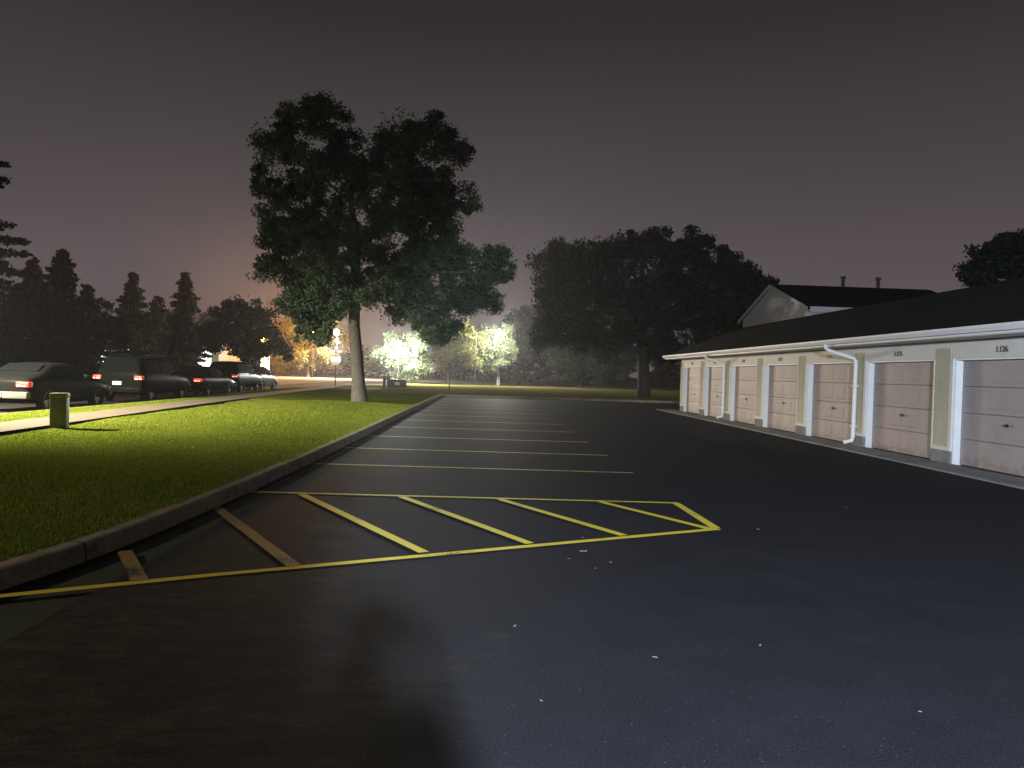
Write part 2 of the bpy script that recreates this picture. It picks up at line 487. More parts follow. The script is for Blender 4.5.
# footpath through the lawn
def path_strip(name, pts, wdt, mat, z0):
    a, b = offset(pts, wdt / 2), offset(pts, -wdt / 2)
    n = len(pts)
    return tag(MB().add([(x, y, z0) for x, y in a] + [(x, y, z0) for x, y in b],
               [(i, i + 1, n + i + 1, n + i) for i in range(n - 1)]).build(name, mat), kind='structure')
M['path'] = simple('path_concrete', (.105, .08, .045), .9, var=.16, scale=1.5, bmp=.3)
path_strip('footpath', dens([(-8.9, 3.0), (-9.2, 14), (-9.8, 22), (-10.15, 28), (-10.6, 38), (-11.0, 54)], 1), 1.15, M['path'], LZ + .09)
path_strip('cross_footpath', dens([(-13.0, 52.2), (-8.6, 53.2), (-7.4, 55)], 1), 1.3, M['path'], LZ + .006)

# garage apron
tag(MB().box(8.35, 9.24, -14, 36.2, -.02, .035, .01).build('apron', M['apron']), kind='structure')

# ------------------------------------------------------------------ painted markings
def stripe(mb, p, q, wd, z):
    p, q = Vector(p), Vector(q); t = (q - p).normalized(); n = Vector((-t.y, t.x)) * wd / 2
    L = (q - p).length; k = max(1, int(L / .35))
    vs = []
    for i in range(k + 1):
        c = p + t * (L * i / k)
        j1, j2 = random.uniform(-.004, .004), random.uniform(-.004, .004)
        a = c + n * (1 + j1 * 14); b = c - n * (1 + j2 * 14)
        vs += [(a.x, a.y, z), (b.x, b.y, z)]
    mb.add(vs, [(2 * i, 2 * i + 1, 2 * i + 3, 2 * i + 2) for i in range(k)])
hm = MB()
stripe(hm, (-3.27, 4.82), (-2.0, 5.48), .088, .0035)
stripe(hm, (-2.0, 5.48), (2.45, 7.61), .088, .0035)
stripe(hm, (-2.86, 9.15), (2.42, 9.12), .08, .006)
for a, b in [((-2.22, 9.06), (-.5, 6.30)), ((-1.01, 9.06), (.43, 6.72)), ((.19, 9.06), (1.37, 7.16)), ((1.43, 9.06), (2.34, 7.58)), ((2.38, 9.07), (2.42, 7.62))]:
    stripe(hm, a, b, .10, .0085)
tag(hm.build('hatch_markings', M['yellow']), kind='structure')
hm = MB()
stripe(hm, (-2.9, 8.1), (-1.46, 5.78), .11, .006); stripe(hm, (-2.92, 6.12), (-2.42, 5.3), .11, .0085)
tag(hm.build('worn_hatch_markings', M['worn']), kind='structure')
ys = [11.95, 14.5, 17.25, 20.2, 23.2, 26.1, 29.0, 31.9, 34.8, 37.7, 40.6, 43.5]
for i, y in enumerate(ys):
    mb = MB(); stripe(mb, (-2.78, y + .06), (2.4, y - .03), .088, .0035)
    tag(mb.build('stall_line', M['pale_line']), kind='structure')

# ------------------------------------------------------------------ grass blades (near lawn)
def blades():
    N = 330000
    y = 3.2 + (rng.random(N) ** 2.1) * 27
    x = np.empty(N); t = rng.random(N)
    l = np.array([xl(v) for v in np.linspace(3, 31, 60)]); r = np.array([xr(max(3.1, v)) for v in np.linspace(3, 31, 60)])
    a = np.interp(y, np.linspace(3, 31, 60), l); b = np.interp(y, np.linspace(3, 31, 60), r)
    a = np.maximum(a, -.74 * y - 1.2)
    x = a + (b + .04 - a) * t
    pc = np.interp(y, [3, 14, 22, 28], [-8.9, -9.2, -9.8, -10.15]); keep = np.abs(x - pc) > .68; x, y = x[keep], y[keep]
    N = len(x)
    tt = (x - np.interp(y, np.linspace(3, 31, 60), l)) / (np.interp(y, np.linspace(3, 31, 60), r) - np.interp(y, np.linspace(3, 31, 60), l))
    e = np.clip(np.minimum.reduce([tt, 1 - tt, (y - 2.95) / 10, (46.2 - y) / 10]) * 4, 0, 1)
    z = LZ + e * (.02 * np.sin(x * .9 + 1.3 * np.sin(y * .31)) + .018 * np.sin(y * .52 + x * .23) + .008 * np.sin(3.1 * x + 2 * y) + .05) - .006
    patch = .5 + .5 * np.sin(x * 1.7 + 2 * np.sin(y * .9)) * np.sin(y * 1.3 + x)
    hgt = (.016 + .02 * rng.random(N)) * (.75 + .5 * patch)
    wd = (.003 + .0028 * rng.random(N)) * (1 + y / 14)
    an = rng.random(N) * 2 * PI; le = hgt * (.2 + .6 * rng.random(N)); la = rng.random(N) * 2 * PI
    P = np.empty((N, 3, 3))
    P[:, 0] = np.stack([x - np.cos(an) * wd, y - np.sin(an) * wd, z], 1)
    P[:, 1] = np.stack([x + np.cos(an) * wd, y + np.sin(an) * wd, z], 1)
    P[:, 2] = np.stack([x + np.cos(la) * le, y + np.sin(la) * le, z + hgt], 1)
    return P.reshape(-1, 3)
o = raw_mesh('grass_blades', blades(), 3, M['blade'])
tag(o, 'short mown green grass blades covering the lawn beside the parking lot', 'grass', kind='stuff')

# ------------------------------------------------------------------ trees
def leaf_quads(cent, size, r, up=.3):
    n = len(cent)
    nrm = r.normal(size=(n, 3)); nrm[:, 2] += up; nrm /= np.linalg.norm(nrm, axis=1)[:, None]
    a = r.normal(size=(n, 3)); u = np.cross(nrm, a); u /= np.linalg.norm(u, axis=1)[:, None]
    v = np.cross(nrm, u)
    s = size * (.6 + .8 * r.random(n))[:, None]
    P = np.empty((n, 4, 3))
    P[:, 0] = cent - u * s; P[:, 1] = cent + v * s * .5 - nrm * s * .12; P[:, 2] = cent + u * s; P[:, 3] = cent - v * s * .5 - nrm * s * .12
    return P.reshape(-1, 3)

def crown_points(lobes, n_leaf, r, clump=(.35, .7), density=9.0, skip=.12, loose=.16):
    """leaves gathered in clumps spread through the lobes, thinner towards the middle, gaps between"""
    vols = np.array([l[3] * l[4] * l[5] for l in lobes]) ** .68
    pts = []
    for l, wv in zip(lobes, vols / vols.sum()):
        k = max(5, int(density * (l[3] * l[4] * l[5]) ** .72))
        d = r.normal(size=(k, 3)); d /= np.linalg.norm(d, axis=1)[:, None]
        rad = r.random(k) ** .42
        cc = np.array(l[:3]) + d * rad[:, None] * np.array(l[3:6])
        cc = cc[r.random(k) > skip]
        k = len(cc)
        m = int(n_leaf * wv)
        idx = r.integers(0, k, m)
        cr = (clump[0] + (clump[1] - clump[0]) * r.random(k))[idx]
        q = r.normal(size=(m, 3)); q /= np.linalg.norm(q, axis=1)[:, None]
        q *= (r.random(m) ** .5)[:, None] * cr[:, None] * np.array([1, 1, .72])
        pts.append(cc[idx] + q)
        ml = int(m * loose)
        d = r.normal(size=(ml, 3)); d /= np.linalg.norm(d, axis=1)[:, None]
        pts.append(np.array(l[:3]) + d * (.4 + .75 * r.random(ml))[:, None] * np.array(l[3:6]))
    return np.concatenate(pts)

def tree(name, base, trunk, lobes, n_leaf, leaf, lm, bm_, label, group=None, seed=1, r0=.25, clump=(.35, .7), density=9.0, limbs=True, skip=.12, limb_from=.38):
    """trunk: list of points (absolute) with radii; lobes absolute"""
    r = np.random.default_rng(seed)
    base = Vector(base)
    t = empty(name, base, 0, label, 'tree', group)
    L = lambda p: Vector(p) - base
    mb = MB()
    pts = [L(p[:3]) for p in trunk]; rad = [p[3] for p in trunk]
    # flare and wobble
    mb.tube(pts, rad, 14)
    if limbs:
        for l in lobes[:getattr(lobes, 'main', 99)]:
            c = L(l[:3])
            # limbs leave the upper trunk and arch out to their part of the crown
            lo = min(range(len(pts)), key=lambda i: abs(pts[i].z - pts[-1].z * limb_from))
            best = max(range(lo, len(pts)), key=lambda i: -abs((c.z - pts[i].z) - .55 * math.hypot(c.x - pts[i].x, c.y - pts[i].y)))
            a = pts[best]; ra = min(rad[best] * .5, .05 + .012 * (c - a).length)
            mid = a.lerp(c, .5) + Vector((r.normal() * .2, r.normal() * .2, .3))
            mb.tube([a, a.lerp(mid, .5) + Vector((0, 0, .15)), mid, mid.lerp(c, .6), c], [ra, ra * .85, ra * .65, ra * .45, ra * .22], 7)
            for q in range(4):
                d = Vector(r.normal(size=3)); d.normalize()
                e = c + Vector((d.x * l[3], d.y * l[4], abs(d.z) * l[5])) * .8
                s = mid.lerp(c, .3 + .5 * r.random())
                mb.tube([s, s.lerp(e, .5) + Vector((0, 0, -.1)), e], [ra * .35, ra * .22, ra * .08], 5)
    mb.build('trunk', bm_, t, True, 60)
    P = crown_points(lobes, n_leaf, r, clump, density, skip) - np.array(base)
    raw_mesh('crown', leaf_quads(P, leaf, r), 4, lm, t)
    return t

r = np.random.default_rng(5)
class Lobes(list):
    def __init__(s, it, main): super().__init__(it); s.main = main
def lobes_px(lst, Y, depth, jitter=.25):
    """lobes read off the photograph: (px, py, radius in px, depth offset)"""
    res = []
    for px, py, rp, dy in lst:
        c = at(px, py, Y + dy); R_ = rp * (Y + dy) / F
        res.append((c.x, c.y, c.z, R_, R_ * depth, R_ * .9))
    tr_ = np.random.default_rng(int(abs(lst[0][0]) * 7 + Y))
    tufts = []
    for x, y, z, a, b, c_ in res:
        for k in range(4):
            d = tr_.normal(size=3); d[2] = d[2] * .8 + .25; d /= np.linalg.norm(d)
            q = .82 + .4 * tr_.random(); h = a * (.22 + .22 * tr_.random())
            tufts.append((x + d[0] * a * q, y + d[1] * b * q, z + d[2] * c_ * q, h, h, h * 1.1))
    return Lobes(res + tufts, len(res))

# the big ash on the lawn
YB = 30.2
BL = [(300, 125, 27, 0), (328, 118, 24, .5), (277, 140, 25, -.5), (275, 185, 27, .8), (310, 170, 30, -1), (345, 150, 20, .4), (290, 225, 31, -.6), (325, 215, 32, 1.2),
      (335, 165, 24, -.4), (362, 185, 26, .8),
      (400, 135, 27, .2), (428, 142, 26, -.6), (450, 150, 22, .8), (385, 170, 30, .9), (425, 185, 34, -.9), (450, 200, 26, .3), (385, 215, 33, -1.2), (425, 230, 34, 1.0),
      (350, 235, 30, -1.3), (300, 262, 30, .8), (330, 275, 28, -1.2), (280, 268, 20, .2), (380, 265, 28, 1.6), (420, 275, 30, -1.0), (450, 255, 26, .8), (310, 298, 24, -.2),
      (455, 290, 26, .6), (485, 272, 22, -.5), (500, 262, 20, .3), (478, 298, 22, .9), (430, 312, 26, -.7), (452, 322, 20, .6), (412, 298, 22, 1.2), (372, 296, 17, -1.6), (345, 292, 16, -1.4), (388, 288, 20, -2.0), (308, 318, 15, .5), (298, 288, 22, .4), (292, 306, 17, -.4), (306, 332, 14, .2), (322, 336, 12, -.3), (328, 300, 20, -1.2), (320, 315, 14, .6), (290, 240, 18, .3), (318, 240, 20, -1.5), (435, 338, 14, .2), (395, 312, 16, 1.2)]
tp = [at(360, 405, YB), at(358.5, 385, YB), at(356.5, 352, YB), at(354, 325, YB), at(355, 290, YB), at(356, 250, YB + .2), at(352, 205, YB + .2), at(345, 165, YB), at(335, 130, YB)]
tp[0].z = LZ + .02
tr = [.38, .275, .245, .235, .22, .18, .13, .09, .04]
big = tree('ash_tree', tp[0], [(p.x, p.y, p.z, q) for p, q in zip(tp, tr)], lobes_px([(a, b, c_ * .9, d) for a, b, c_, d in BL], YB, 1.15), 190000, .066, M['leaf'], M['bark'],
           'tall two-lobed leafy tree with a pale grey leaning trunk on the lawn', seed=3, clump=(.18, .5), density=15, skip=.14)

# the wide tree at the end of the lot
Y2 = 52.5
TL = [(552, 272, 24, 0), (575, 262, 26, -1), (598, 258, 24, 1), (625, 250, 24, -1), (650, 248, 24, 1), (672, 255, 22, -.8), (695, 250, 22, .6), (715, 258, 20, -.4), (730, 275, 22, .9),
      (560, 300, 28, -1), (590, 295, 32, 1), (625, 290, 34, -2), (660, 290, 34, 2), (695, 285, 30, -1), (550, 325, 20, .5), (580, 330, 26, -1.5), (615, 328, 30, 2), (650, 328, 30, -2),
      (685, 322, 28, 1.5), (715, 305, 24, -1), (740, 290, 20, .6), (540, 340, 12, .3), (605, 350, 16, 1), (670, 350, 18, -1), (700, 345, 16, 1)]
tp = [at(643, 398, Y2), at(644, 385, Y2), at(643, 355, Y2), at(640, 320, Y2), at(642, 285, Y2), at(643, 255, Y2)]
tp[0].z = LZ
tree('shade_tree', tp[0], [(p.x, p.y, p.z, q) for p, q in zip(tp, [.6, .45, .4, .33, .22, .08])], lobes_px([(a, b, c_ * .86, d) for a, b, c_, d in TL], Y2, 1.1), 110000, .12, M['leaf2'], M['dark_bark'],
     'broad dark round-crowned tree past the far end of the lot', seed=8, clump=(.3, .85), density=9, skip=.16)
Y3 = 60
TL = [(733, 277, 15, 0), (749, 280, 11, 1), (765, 284, 9, -1), (740, 295, 20, .6), (758, 298, 16, -.5), (740, 315, 24, 0), (762, 312, 20, 1), (722, 330, 22, 1), (750, 340, 24, 0), (780, 320, 18, 0)]
b3 = at(750, 398, Y3)
tree('shade_tree', (b3.x, b3.y, LZ), [(b3.x, b3.y, LZ, .35), (b3.x, b3.y, 4, .28), (b3.x, b3.y, 8, .1)], lobes_px(TL, Y3, 1.1), 26000, .16, M['leaf2'], M['dark_bark'],
     'dark tree rising behind the garage roof, left of the house gable', seed=9, clump=(.4, .85), density=6)
Y4 = 33
TL = [(975, 275, 13, 0), (988, 262, 16, 1), (1005, 252, 18, 0), (1025, 250, 22, 1), (1045, 255, 26, 0), (1010, 275, 22, 0), (1035, 280, 26, 0), (1060, 285, 26, 0), (985, 288, 18, 0)]
b4 = at(1035, 385, Y4)
tree('shade_tree', (b4.x, b4.y, 0), [(b4.x, b4.y, -.05, .3), (b4.x, b4.y, 3, .24), (b4.x, b4.y, 7, .08)], lobes_px(TL, Y4, 1.1), 24000, .1, M['leaf2'], M['dark_bark'],
     'dark tree top showing over the garage roof at the right edge of the photo', seed=10, clump=(.25, .55), density=9)

# young street trees by the far road
def street_tree(px, Y, lobes, n, leafsize, lm, label, seed, rt=.14, bark='bark', group='street trees by the far road', clump=(.3, .65)):
    b = at(px, 384, Y)
    top = max(l[2] for l in lobes)
    zz = min(l[2] - l[5] for l in lobes)
    tree('street_tree', (b.x, Y, .1), [(b.x, Y, .08, rt * 1.35), (b.x + .03, Y, 1.0, rt), (b.x, Y, max(1.8, zz + .6), rt * .85), (b.x, Y, top * .75, rt * .4)], lobes, n, leafsize, M[lm], M[bark],
         label, group, seed, clump=clump, density=9)
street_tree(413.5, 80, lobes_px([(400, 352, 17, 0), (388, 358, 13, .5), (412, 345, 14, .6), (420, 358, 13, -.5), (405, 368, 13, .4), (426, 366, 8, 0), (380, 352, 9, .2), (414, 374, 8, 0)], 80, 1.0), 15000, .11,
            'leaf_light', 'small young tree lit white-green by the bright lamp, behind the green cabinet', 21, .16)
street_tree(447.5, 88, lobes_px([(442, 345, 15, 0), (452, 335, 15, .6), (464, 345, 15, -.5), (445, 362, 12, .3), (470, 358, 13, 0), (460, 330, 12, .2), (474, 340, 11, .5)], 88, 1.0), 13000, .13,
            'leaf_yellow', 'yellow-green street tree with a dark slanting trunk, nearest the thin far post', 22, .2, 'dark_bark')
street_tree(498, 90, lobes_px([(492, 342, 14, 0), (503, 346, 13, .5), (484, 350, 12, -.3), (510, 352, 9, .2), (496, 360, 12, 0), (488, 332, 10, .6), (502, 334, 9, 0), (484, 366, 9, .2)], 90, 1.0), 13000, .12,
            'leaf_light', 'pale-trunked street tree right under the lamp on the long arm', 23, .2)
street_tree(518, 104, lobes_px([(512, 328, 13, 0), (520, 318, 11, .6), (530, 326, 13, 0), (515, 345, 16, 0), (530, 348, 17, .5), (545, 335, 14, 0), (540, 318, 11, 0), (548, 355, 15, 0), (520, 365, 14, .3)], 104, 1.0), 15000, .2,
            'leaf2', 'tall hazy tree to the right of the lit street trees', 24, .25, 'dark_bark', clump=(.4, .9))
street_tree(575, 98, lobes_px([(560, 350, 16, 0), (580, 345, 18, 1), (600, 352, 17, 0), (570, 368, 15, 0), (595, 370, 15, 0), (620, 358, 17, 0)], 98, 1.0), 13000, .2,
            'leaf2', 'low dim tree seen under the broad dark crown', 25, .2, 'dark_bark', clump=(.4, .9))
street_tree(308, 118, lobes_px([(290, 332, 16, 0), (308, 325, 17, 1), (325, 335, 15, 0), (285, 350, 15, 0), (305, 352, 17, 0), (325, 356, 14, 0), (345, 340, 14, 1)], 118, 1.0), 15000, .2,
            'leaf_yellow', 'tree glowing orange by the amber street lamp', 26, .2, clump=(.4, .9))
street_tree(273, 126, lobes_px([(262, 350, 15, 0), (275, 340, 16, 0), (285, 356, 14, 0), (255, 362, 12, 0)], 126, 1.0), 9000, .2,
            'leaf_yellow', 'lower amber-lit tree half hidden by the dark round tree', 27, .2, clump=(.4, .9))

# conifers and dark trees behind the parked cars
def conifer(x, y, h, rad, label, seed, leaf=.16, n=22000, whorl=.42, droop=.25, z0=.1):
    r = np.random.default_rng(seed)
    t = empty('pine_tree', (x, y, 0), 0, label, 'tree', 'conifers behind the parked cars')
    mb = MB(); mb.tube([(0, 0, -.05), (0, 0, h * .3), (.05, 0, h * .7), (0, 0, h)], [h * .022, h * .018, h * .01, .02], 9)
    pts = []
    z = h * z0
    nb = []
    while z < h * .98:
        k = 1 - (z - h * z0) / (h * (1 - z0))
        R0 = rad * (k ** .8) * .97 + .12
        m = int(5 + 4 * k)
        a0 = r.random() * 6.28
        for i in range(m):
            a = a0 + i * 2 * PI / m + r.normal() * .2
            Lb = R0 * (.5 + .75 * r.random() ** 1.3)
            nb.append((z + r.normal() * .1, a, Lb))
        z += whorl * (.6 + .6 * k)
    tot = sum(b[2] for b in nb)
    for zb, a, Lb in nb:
        dr = droop * (1 - zb / h * 1.5)
        e = Vector((math.cos(a) * Lb, math.sin(a) * Lb, zb - Lb * dr + .08 * Lb))
        mb.tube([(0, 0, zb), (e.x * .5, e.y * .5, zb - Lb * dr * .4), e], [.03 + .01 * Lb, .02, .008], 4)
        m = max(6, int(n * Lb / tot))
        s = r.random(m) ** .7
        wid = .16 + .34 * (1 - s) * min(1, Lb / 2)
        q = r.normal(size=(m, 3)) * np.stack([wid, wid, wid * .55], 1) * .6
        base = np.stack([np.cos(a) * Lb * s, np.sin(a) * Lb * s, zb + (e.z - zb) * s], 1)
        pts.append(base + q)
    mb.build('trunk', M['dark_bark'], t, True, 60)
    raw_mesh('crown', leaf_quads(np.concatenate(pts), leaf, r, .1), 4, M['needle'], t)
    return t
for px, Y, top, rp, lab in [(133, 70, 272, 27, 'pointed conifer, left one of the two dark pines behind the middle cars'),
                            (186, 66, 271, 25, 'pointed conifer, right one of the two dark pines behind the middle cars'),
                            (62, 52, 247, 34, 'tall conifer with feathered top behind the nearest parked car'),
                            (34, 56, 258, 32, 'conifer just left of the tall feathered one behind the nearest car'),
                            (88, 58, 284, 22, 'shorter conifer just right of the tall feathered one'),
                            (158, 76, 296, 26, 'lower conifer squeezed between the two dark pines')]:
    p = at(px, top, Y)
    conifer(p.x, Y, p.z, rp * Y / F, lab, int(px), n=17000)
p = at(-37, 60, 34)
conifer(p.x, 34, p.z, 3.15, 'near conifer whose branch tips enter at the left edge', 77, leaf=.11, n=26000, whorl=.6, z0=.2)
def dark_tree(px, Y, lst, label, seed, n=16000, leaf=.14):
    b = at(px, 385, Y)
    lb = lobes_px(lst, Y, 1.0)
    top = max(l[2] for l in lb)
    tree('broadleaf_tree', (b.x, Y, 0), [(b.x, Y, -.05, .25), (b.x, Y, 1.5, .2), (b.x, Y, top * .8, .07)], lb, n, leaf, M['leaf2'], M['dark_bark'], label, 'dark broadleaf trees behind the parked cars', seed,
         clump=(.35, .75), density=7)
dark_tree(246, 62, [(228, 318, 17, 0), (245, 312, 17, .5), (262, 322, 17, -.5), (222, 338, 18, 0), (245, 335, 20, .5), (268, 342, 18, -.3), (283, 350, 11, 0), (212, 330, 11, 0), (250, 352, 14, 0), (212, 345, 9, 0)],
          'dark round broadleaf tree right of the pines, over the last cars', 31)
dark_tree(170, 80, [(150, 330, 19, 0), (175, 326, 20, 0), (198, 330, 18, 0)], 'dark low tree filling the gap below the two pines', 32)
dark_tree(95, 62, [(75, 330, 22, 0), (100, 322, 22, 0), (122, 332, 20, 0), (88, 340, 15, 0)], 'dark bushy tree left of the two pines', 33)
dark_tree(20, 50, [(-10, 320, 30, 0), (20, 325, 28, 0), (50, 330, 26, 0), (0, 345, 20, 0), (35, 347, 18, 0)], 'dark bushy tree behind the nearest car', 34)

# far wood beyond the street (one mass)
def wood():
    r = np.random.default_rng(90); lob = []
    for x in np.arange(-150, 95, 3.2):
        y = 150 + r.normal() * 5 + abs(x + 20) * .05
        h = 7.0 + 2.2 * r.random() + 1.2 * math.sin(x * .13)
        if -34 < x < -3: h *= .72
        for q in range(3):
            lob.append((x + r.normal() * 1.3, y + r.normal() * 2, h * (.2 + .33 * q), 2.7 - .5 * q, 2.7, 1.9))
    return crown_points(lob, 90000, r, (.6, 1.2), 3.0)
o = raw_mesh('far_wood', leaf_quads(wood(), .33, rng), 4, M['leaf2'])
tag(o, 'dim mass of trees beyond the far street', 'woods', kind='stuff')

# ------------------------------------------------------------------ garage building
GX, G0, G1 = 9.2, -13.0, 34.98
ga = empty('garage_building', (GX, 11, 0), 0, 'long low garage row with blush panel doors and a dark shingle roof', 'garage')
GM = Vector((GX, 11, 0))
class LB(MB):
    def build(s, name, mat, parent=None, smooth=False, angle=35):
        s.v = [(x - GM.x, y - GM.y, z - GM.z) for x, y, z in s.v]
        return MB.build(s, name, mat, parent, smooth, angle)
DW, DH, REC = 2.72, 2.12, .16
fars = [14.34 + 3.36 * n for n in range(-8, 7)]
fars = [f_ for f_ in fars if f_ - DW > G0 + .4]
GD = 6.5
# wall: header band over the doors, back and end walls
mb = LB()
mb.box(GX, GX + .2, G0, G1, DH, 2.47)                                      # header
mb.box(GX + GD - .2, GX + GD, G0, G1, -.03, 2.47)
mb.box(GX + .2, GX + GD - .2, G1 - .2, G1, -.03, 2.47); mb.box(GX + .2, GX + GD - .2, G0, G0 + .2, -.03, 2.47)
RX, RZ = GX + GD / 2, 4.16
SL = (RZ - 2.65) / (RX - (GX - .58))
mb.prism([(GX + .05, 2.47), (GX + GD - .05, 2.47), (RX, 4.0)], 'y', G1 - .19, G1 - .01)
mb.build('wall', M['cream'], ga)
edges = [G0] + [v for f_ in fars for v in (f_ - DW, f_)] + [G1]
for a, b in zip(edges[0::2], edges[1::2]):
    m = LB(); m.box(GX + .012, GX + .2, a, b, .36, DH); m.build('pier', M['cream'], ga)
    m = LB(); m.box(GX - .012, GX + .01, a + .1, b - .04, .36, 2.33); m.build('siding_panel', M['siding'], ga)
    m = LB(); m.box(GX - .02, GX + .2, a, b, -.02, .28, .012); m.build('footing', M['apron'], ga)
    m = LB(); m.box(GX - .03, GX + .2, a, b, .28, .36, .008)
    m.box(GX - .022, GX + .012, b - .038, b, .36, DH - .002)
    m.box(GX - .022, GX + .012, a, a + .098, .36, DH - .002); m.build('corner_trim', M['cream'], ga)
for i, fy in enumerate(fars):
    n0 = fy - DW
    m = LB()
    m.box(GX + .02, GX + REC + .04, fy - .035, fy - .002, .02, DH - .003)   # reveal that faces the camera
    m.box(GX + .02, GX + REC + .04, n0 + .002, n0 + .035, .02, DH - .003)
    m.box(GX + .02, GX + REC + .04, n0 + .037, fy - .037, DH - .036, DH - .003)
    m.build('door_frame', M['white'], ga)
    # sectional door: four rows of raised panels
    m = LB(); x = GX + REC
    rows = 4; rh = (DH - .06) / rows; z = .035
    for q in range(rows):
        z0, z1 = z + q * rh, z + (q + 1) * rh - .008
        m.box(x, x + .045, n0 + .037, fy - .037, z0, z1, .004)
        pw = (DW - .074) / 4
        for k in range(4):
            a = n0 + .037 + pw * k
            b0, b1, c0, c1 = a + .07, a + pw - .07, z0 + .08, z1 - .08
            xi, xo = x - .001, x - .0052
            o_ = [(xi, b0, c0), (xi, b1, c0), (xi, b1, c1), (xi, b0, c1)]
            i_ = [(xo, b0 + .035, c0 + .03), (xo, b1 - .035, c0 + .03), (xo, b1 - .035, c1 - .03), (xo, b0 + .035, c1 - .03)]
            m.add(o_ + i_, [(0, 1, 5, 4), (1, 2, 6, 5), (2, 3, 7, 6), (3, 0, 4, 7), (4, 5, 6, 7)])
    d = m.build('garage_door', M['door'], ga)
    h = LB(); cy = (n0 + fy) / 2
    h.box(x - .045, x - .004, cy - .015, cy + .015, .86, .92, .006); h.box(x - .055, x - .035, cy - .07, cy + .07, .875, .905, .008)
    ho = h.build('handle', M['handle'], d)
    # number over the door
    cu = bpy.data.curves.new('door_number', 'FONT'); cu.body = 'L%d' % (133 - i) if fy < 40 else ''
    cu.size = .155; cu.extrude = .006; cu.align_x = 'CENTER'; cu.align_y = 'CENTER'
    cu.materials.append(M['orange_number'] if abs(fy - 21.06) < .1 else M['digits'])
    tmp = bpy.data.objects.new('door_number_text', cu)
    me = bpy.data.meshes.new_from_object(tmp); bpy.data.objects.remove(tmp); bpy.data.curves.remove(cu)
    t = bpy.data.objects.new('door_number', me); link(t, ga)
    t.location = (-.008, cy - 11, 2.26); t.rotation_euler = (PI / 2, 0, -PI / 2)

# roof
EX = GX - .58
def rz(x): return 2.65 + SL * (x - EX)
R0, R1 = G0 - .5, G1 + .95
m = LB()
m.prism([(EX, 2.65), (RX, RZ), (2 * RX - EX, 2.65), (2 * RX - EX, 2.60), (RX, RZ - .06), (EX, 2.60)], 'y', R0, R1)
rf = m.build('roof', M['roof'], ga)
m = LB()   # shingle courses: thin steps
for k in range(26):
    x0 = EX + k * (RX - EX) / 26; x1 = x0 + (RX - EX) / 26 + .01
    m.add([(x0, R0, rz(x0) + .018), (x0, R1, rz(x0) + .018), (x1, R1, rz(x1) + .008), (x1, R0, rz(x1) + .008), (x0, R0, rz(x0) + .002), (x0, R1, rz(x0) + .002)], [(0, 1, 2, 3), (0, 4, 5, 1)])
m.build('shingles', M['roof'], rf)
m = LB(); m.box(EX - .012, EX + .02, R0, R1, 2.49, 2.655); m.build('fascia', M['white'], ga)
m = LB(); m.box(EX + .021, GX + .0, R0, R1, 2.475, 2.488); m.build('soffit', M['cream'], ga)
m = LB()  # end rake boards
for s in (1, -1):
    xa = EX if s == 1 else 2 * RX - EX
    m.prism([(xa, 2.5), (RX, RZ - .13), (RX, RZ + .01), (xa, 2.66)], 'y', R1 + .001, R1 + .03)
m.build('rake_board', M['white'], ga)
# gutter: open U section
prof = [(EX - .014, 2.64), (EX - .014, 2.53), (EX - .10, 2.53), (EX - .125, 2.60), (EX - .125, 2.645), (EX - .118, 2.645), (EX - .116, 2.60), (EX - .095, 2.537), (EX - .02, 2.537), (EX - .02, 2.64)]
m = LB(); m.prism(prof, 'y', R0, R1 + .02); m.build('gutter', M['white'], ga)
# downspouts
for ytop, yw in ((28.95, 28.36), (18.55, 18.12), (8.6, 8.04)):
    m = LB(); xw = GX - .07
    m.tube([(EX - .07, ytop, 2.55), (EX - .07, ytop, 2.45), (EX - .03, ytop - .12, 2.38), (xw - .03, yw + .05, 2.2), (xw, yw, 2.12), (xw, yw, 1.2), (xw, yw, .24), (xw - .03, yw + .0, .15), (xw - .22, yw + .05, .09)],
           [.05] * 9, 10)
    m.box(xw - .06, xw + .058, yw - .06, yw + .06, 1.5, 1.53); m.box(xw - .06, xw + .058, yw - .06, yw + .06, .5, .53)
    m.build('downspout', M['white'], ga, True, 40)

# ------------------------------------------------------------------ house behind
HX0, HX1, HY0, HY1, HE, HR = 16.4, 25.6, 37.6, 48.0, 5.5, 7.25
ho = empty('house', (HX0, 42.8, 0), 0, 'beige gabled house with a dark roof behind the garage row', 'house')
GM = Vector((HX0, 42.8, 0))
ym = (HY0 + HY1) / 2
m = LB()
m.prism([(HY0 + .5, 0), (HY1 - .5, 0), (HY1 - .5, HE), (ym, HR - .12), (HY0 + .5, HE)], 'x', HX0, HX1 - .2); m.build('wall', M['house_wall'], ho)
sl = (HR - HE) / (ym - HY0)
m = LB(); t_ = .16
m.prism([(HY0 - .1, HE - .1 * sl), (ym, HR), (HY1 + .1, HE - .1 * sl), (HY1 + .1, HE - .1 * sl - t_), (ym, HR - t_), (HY0 - .1, HE - .1 * sl - t_)], 'x', HX0 - .12, HX1 + .2)
rf = m.build('roof', M['roof'], ho)
m = LB()
for a, b in ((HY0 - .1, ym), (HY1 + .1, ym)):
    m.prism([(a, HE - .1 * sl - .22), (b, HR - .24), (b, HR - .02), (a, HE - .1 * sl)], 'x', HX0 - .15, HX0 - .122)
m.build('rake_trim', M['cream'], ho)
m = LB(); m.box(HX0, HX1, HY0 - .14, HY0 - .11, HE - .3, HE - .02); m.box(HX0, HX1, HY0 - .108, HY0 + .5, HE - .22, HE - .18); m.build('eave_trim', M['white'], ho)
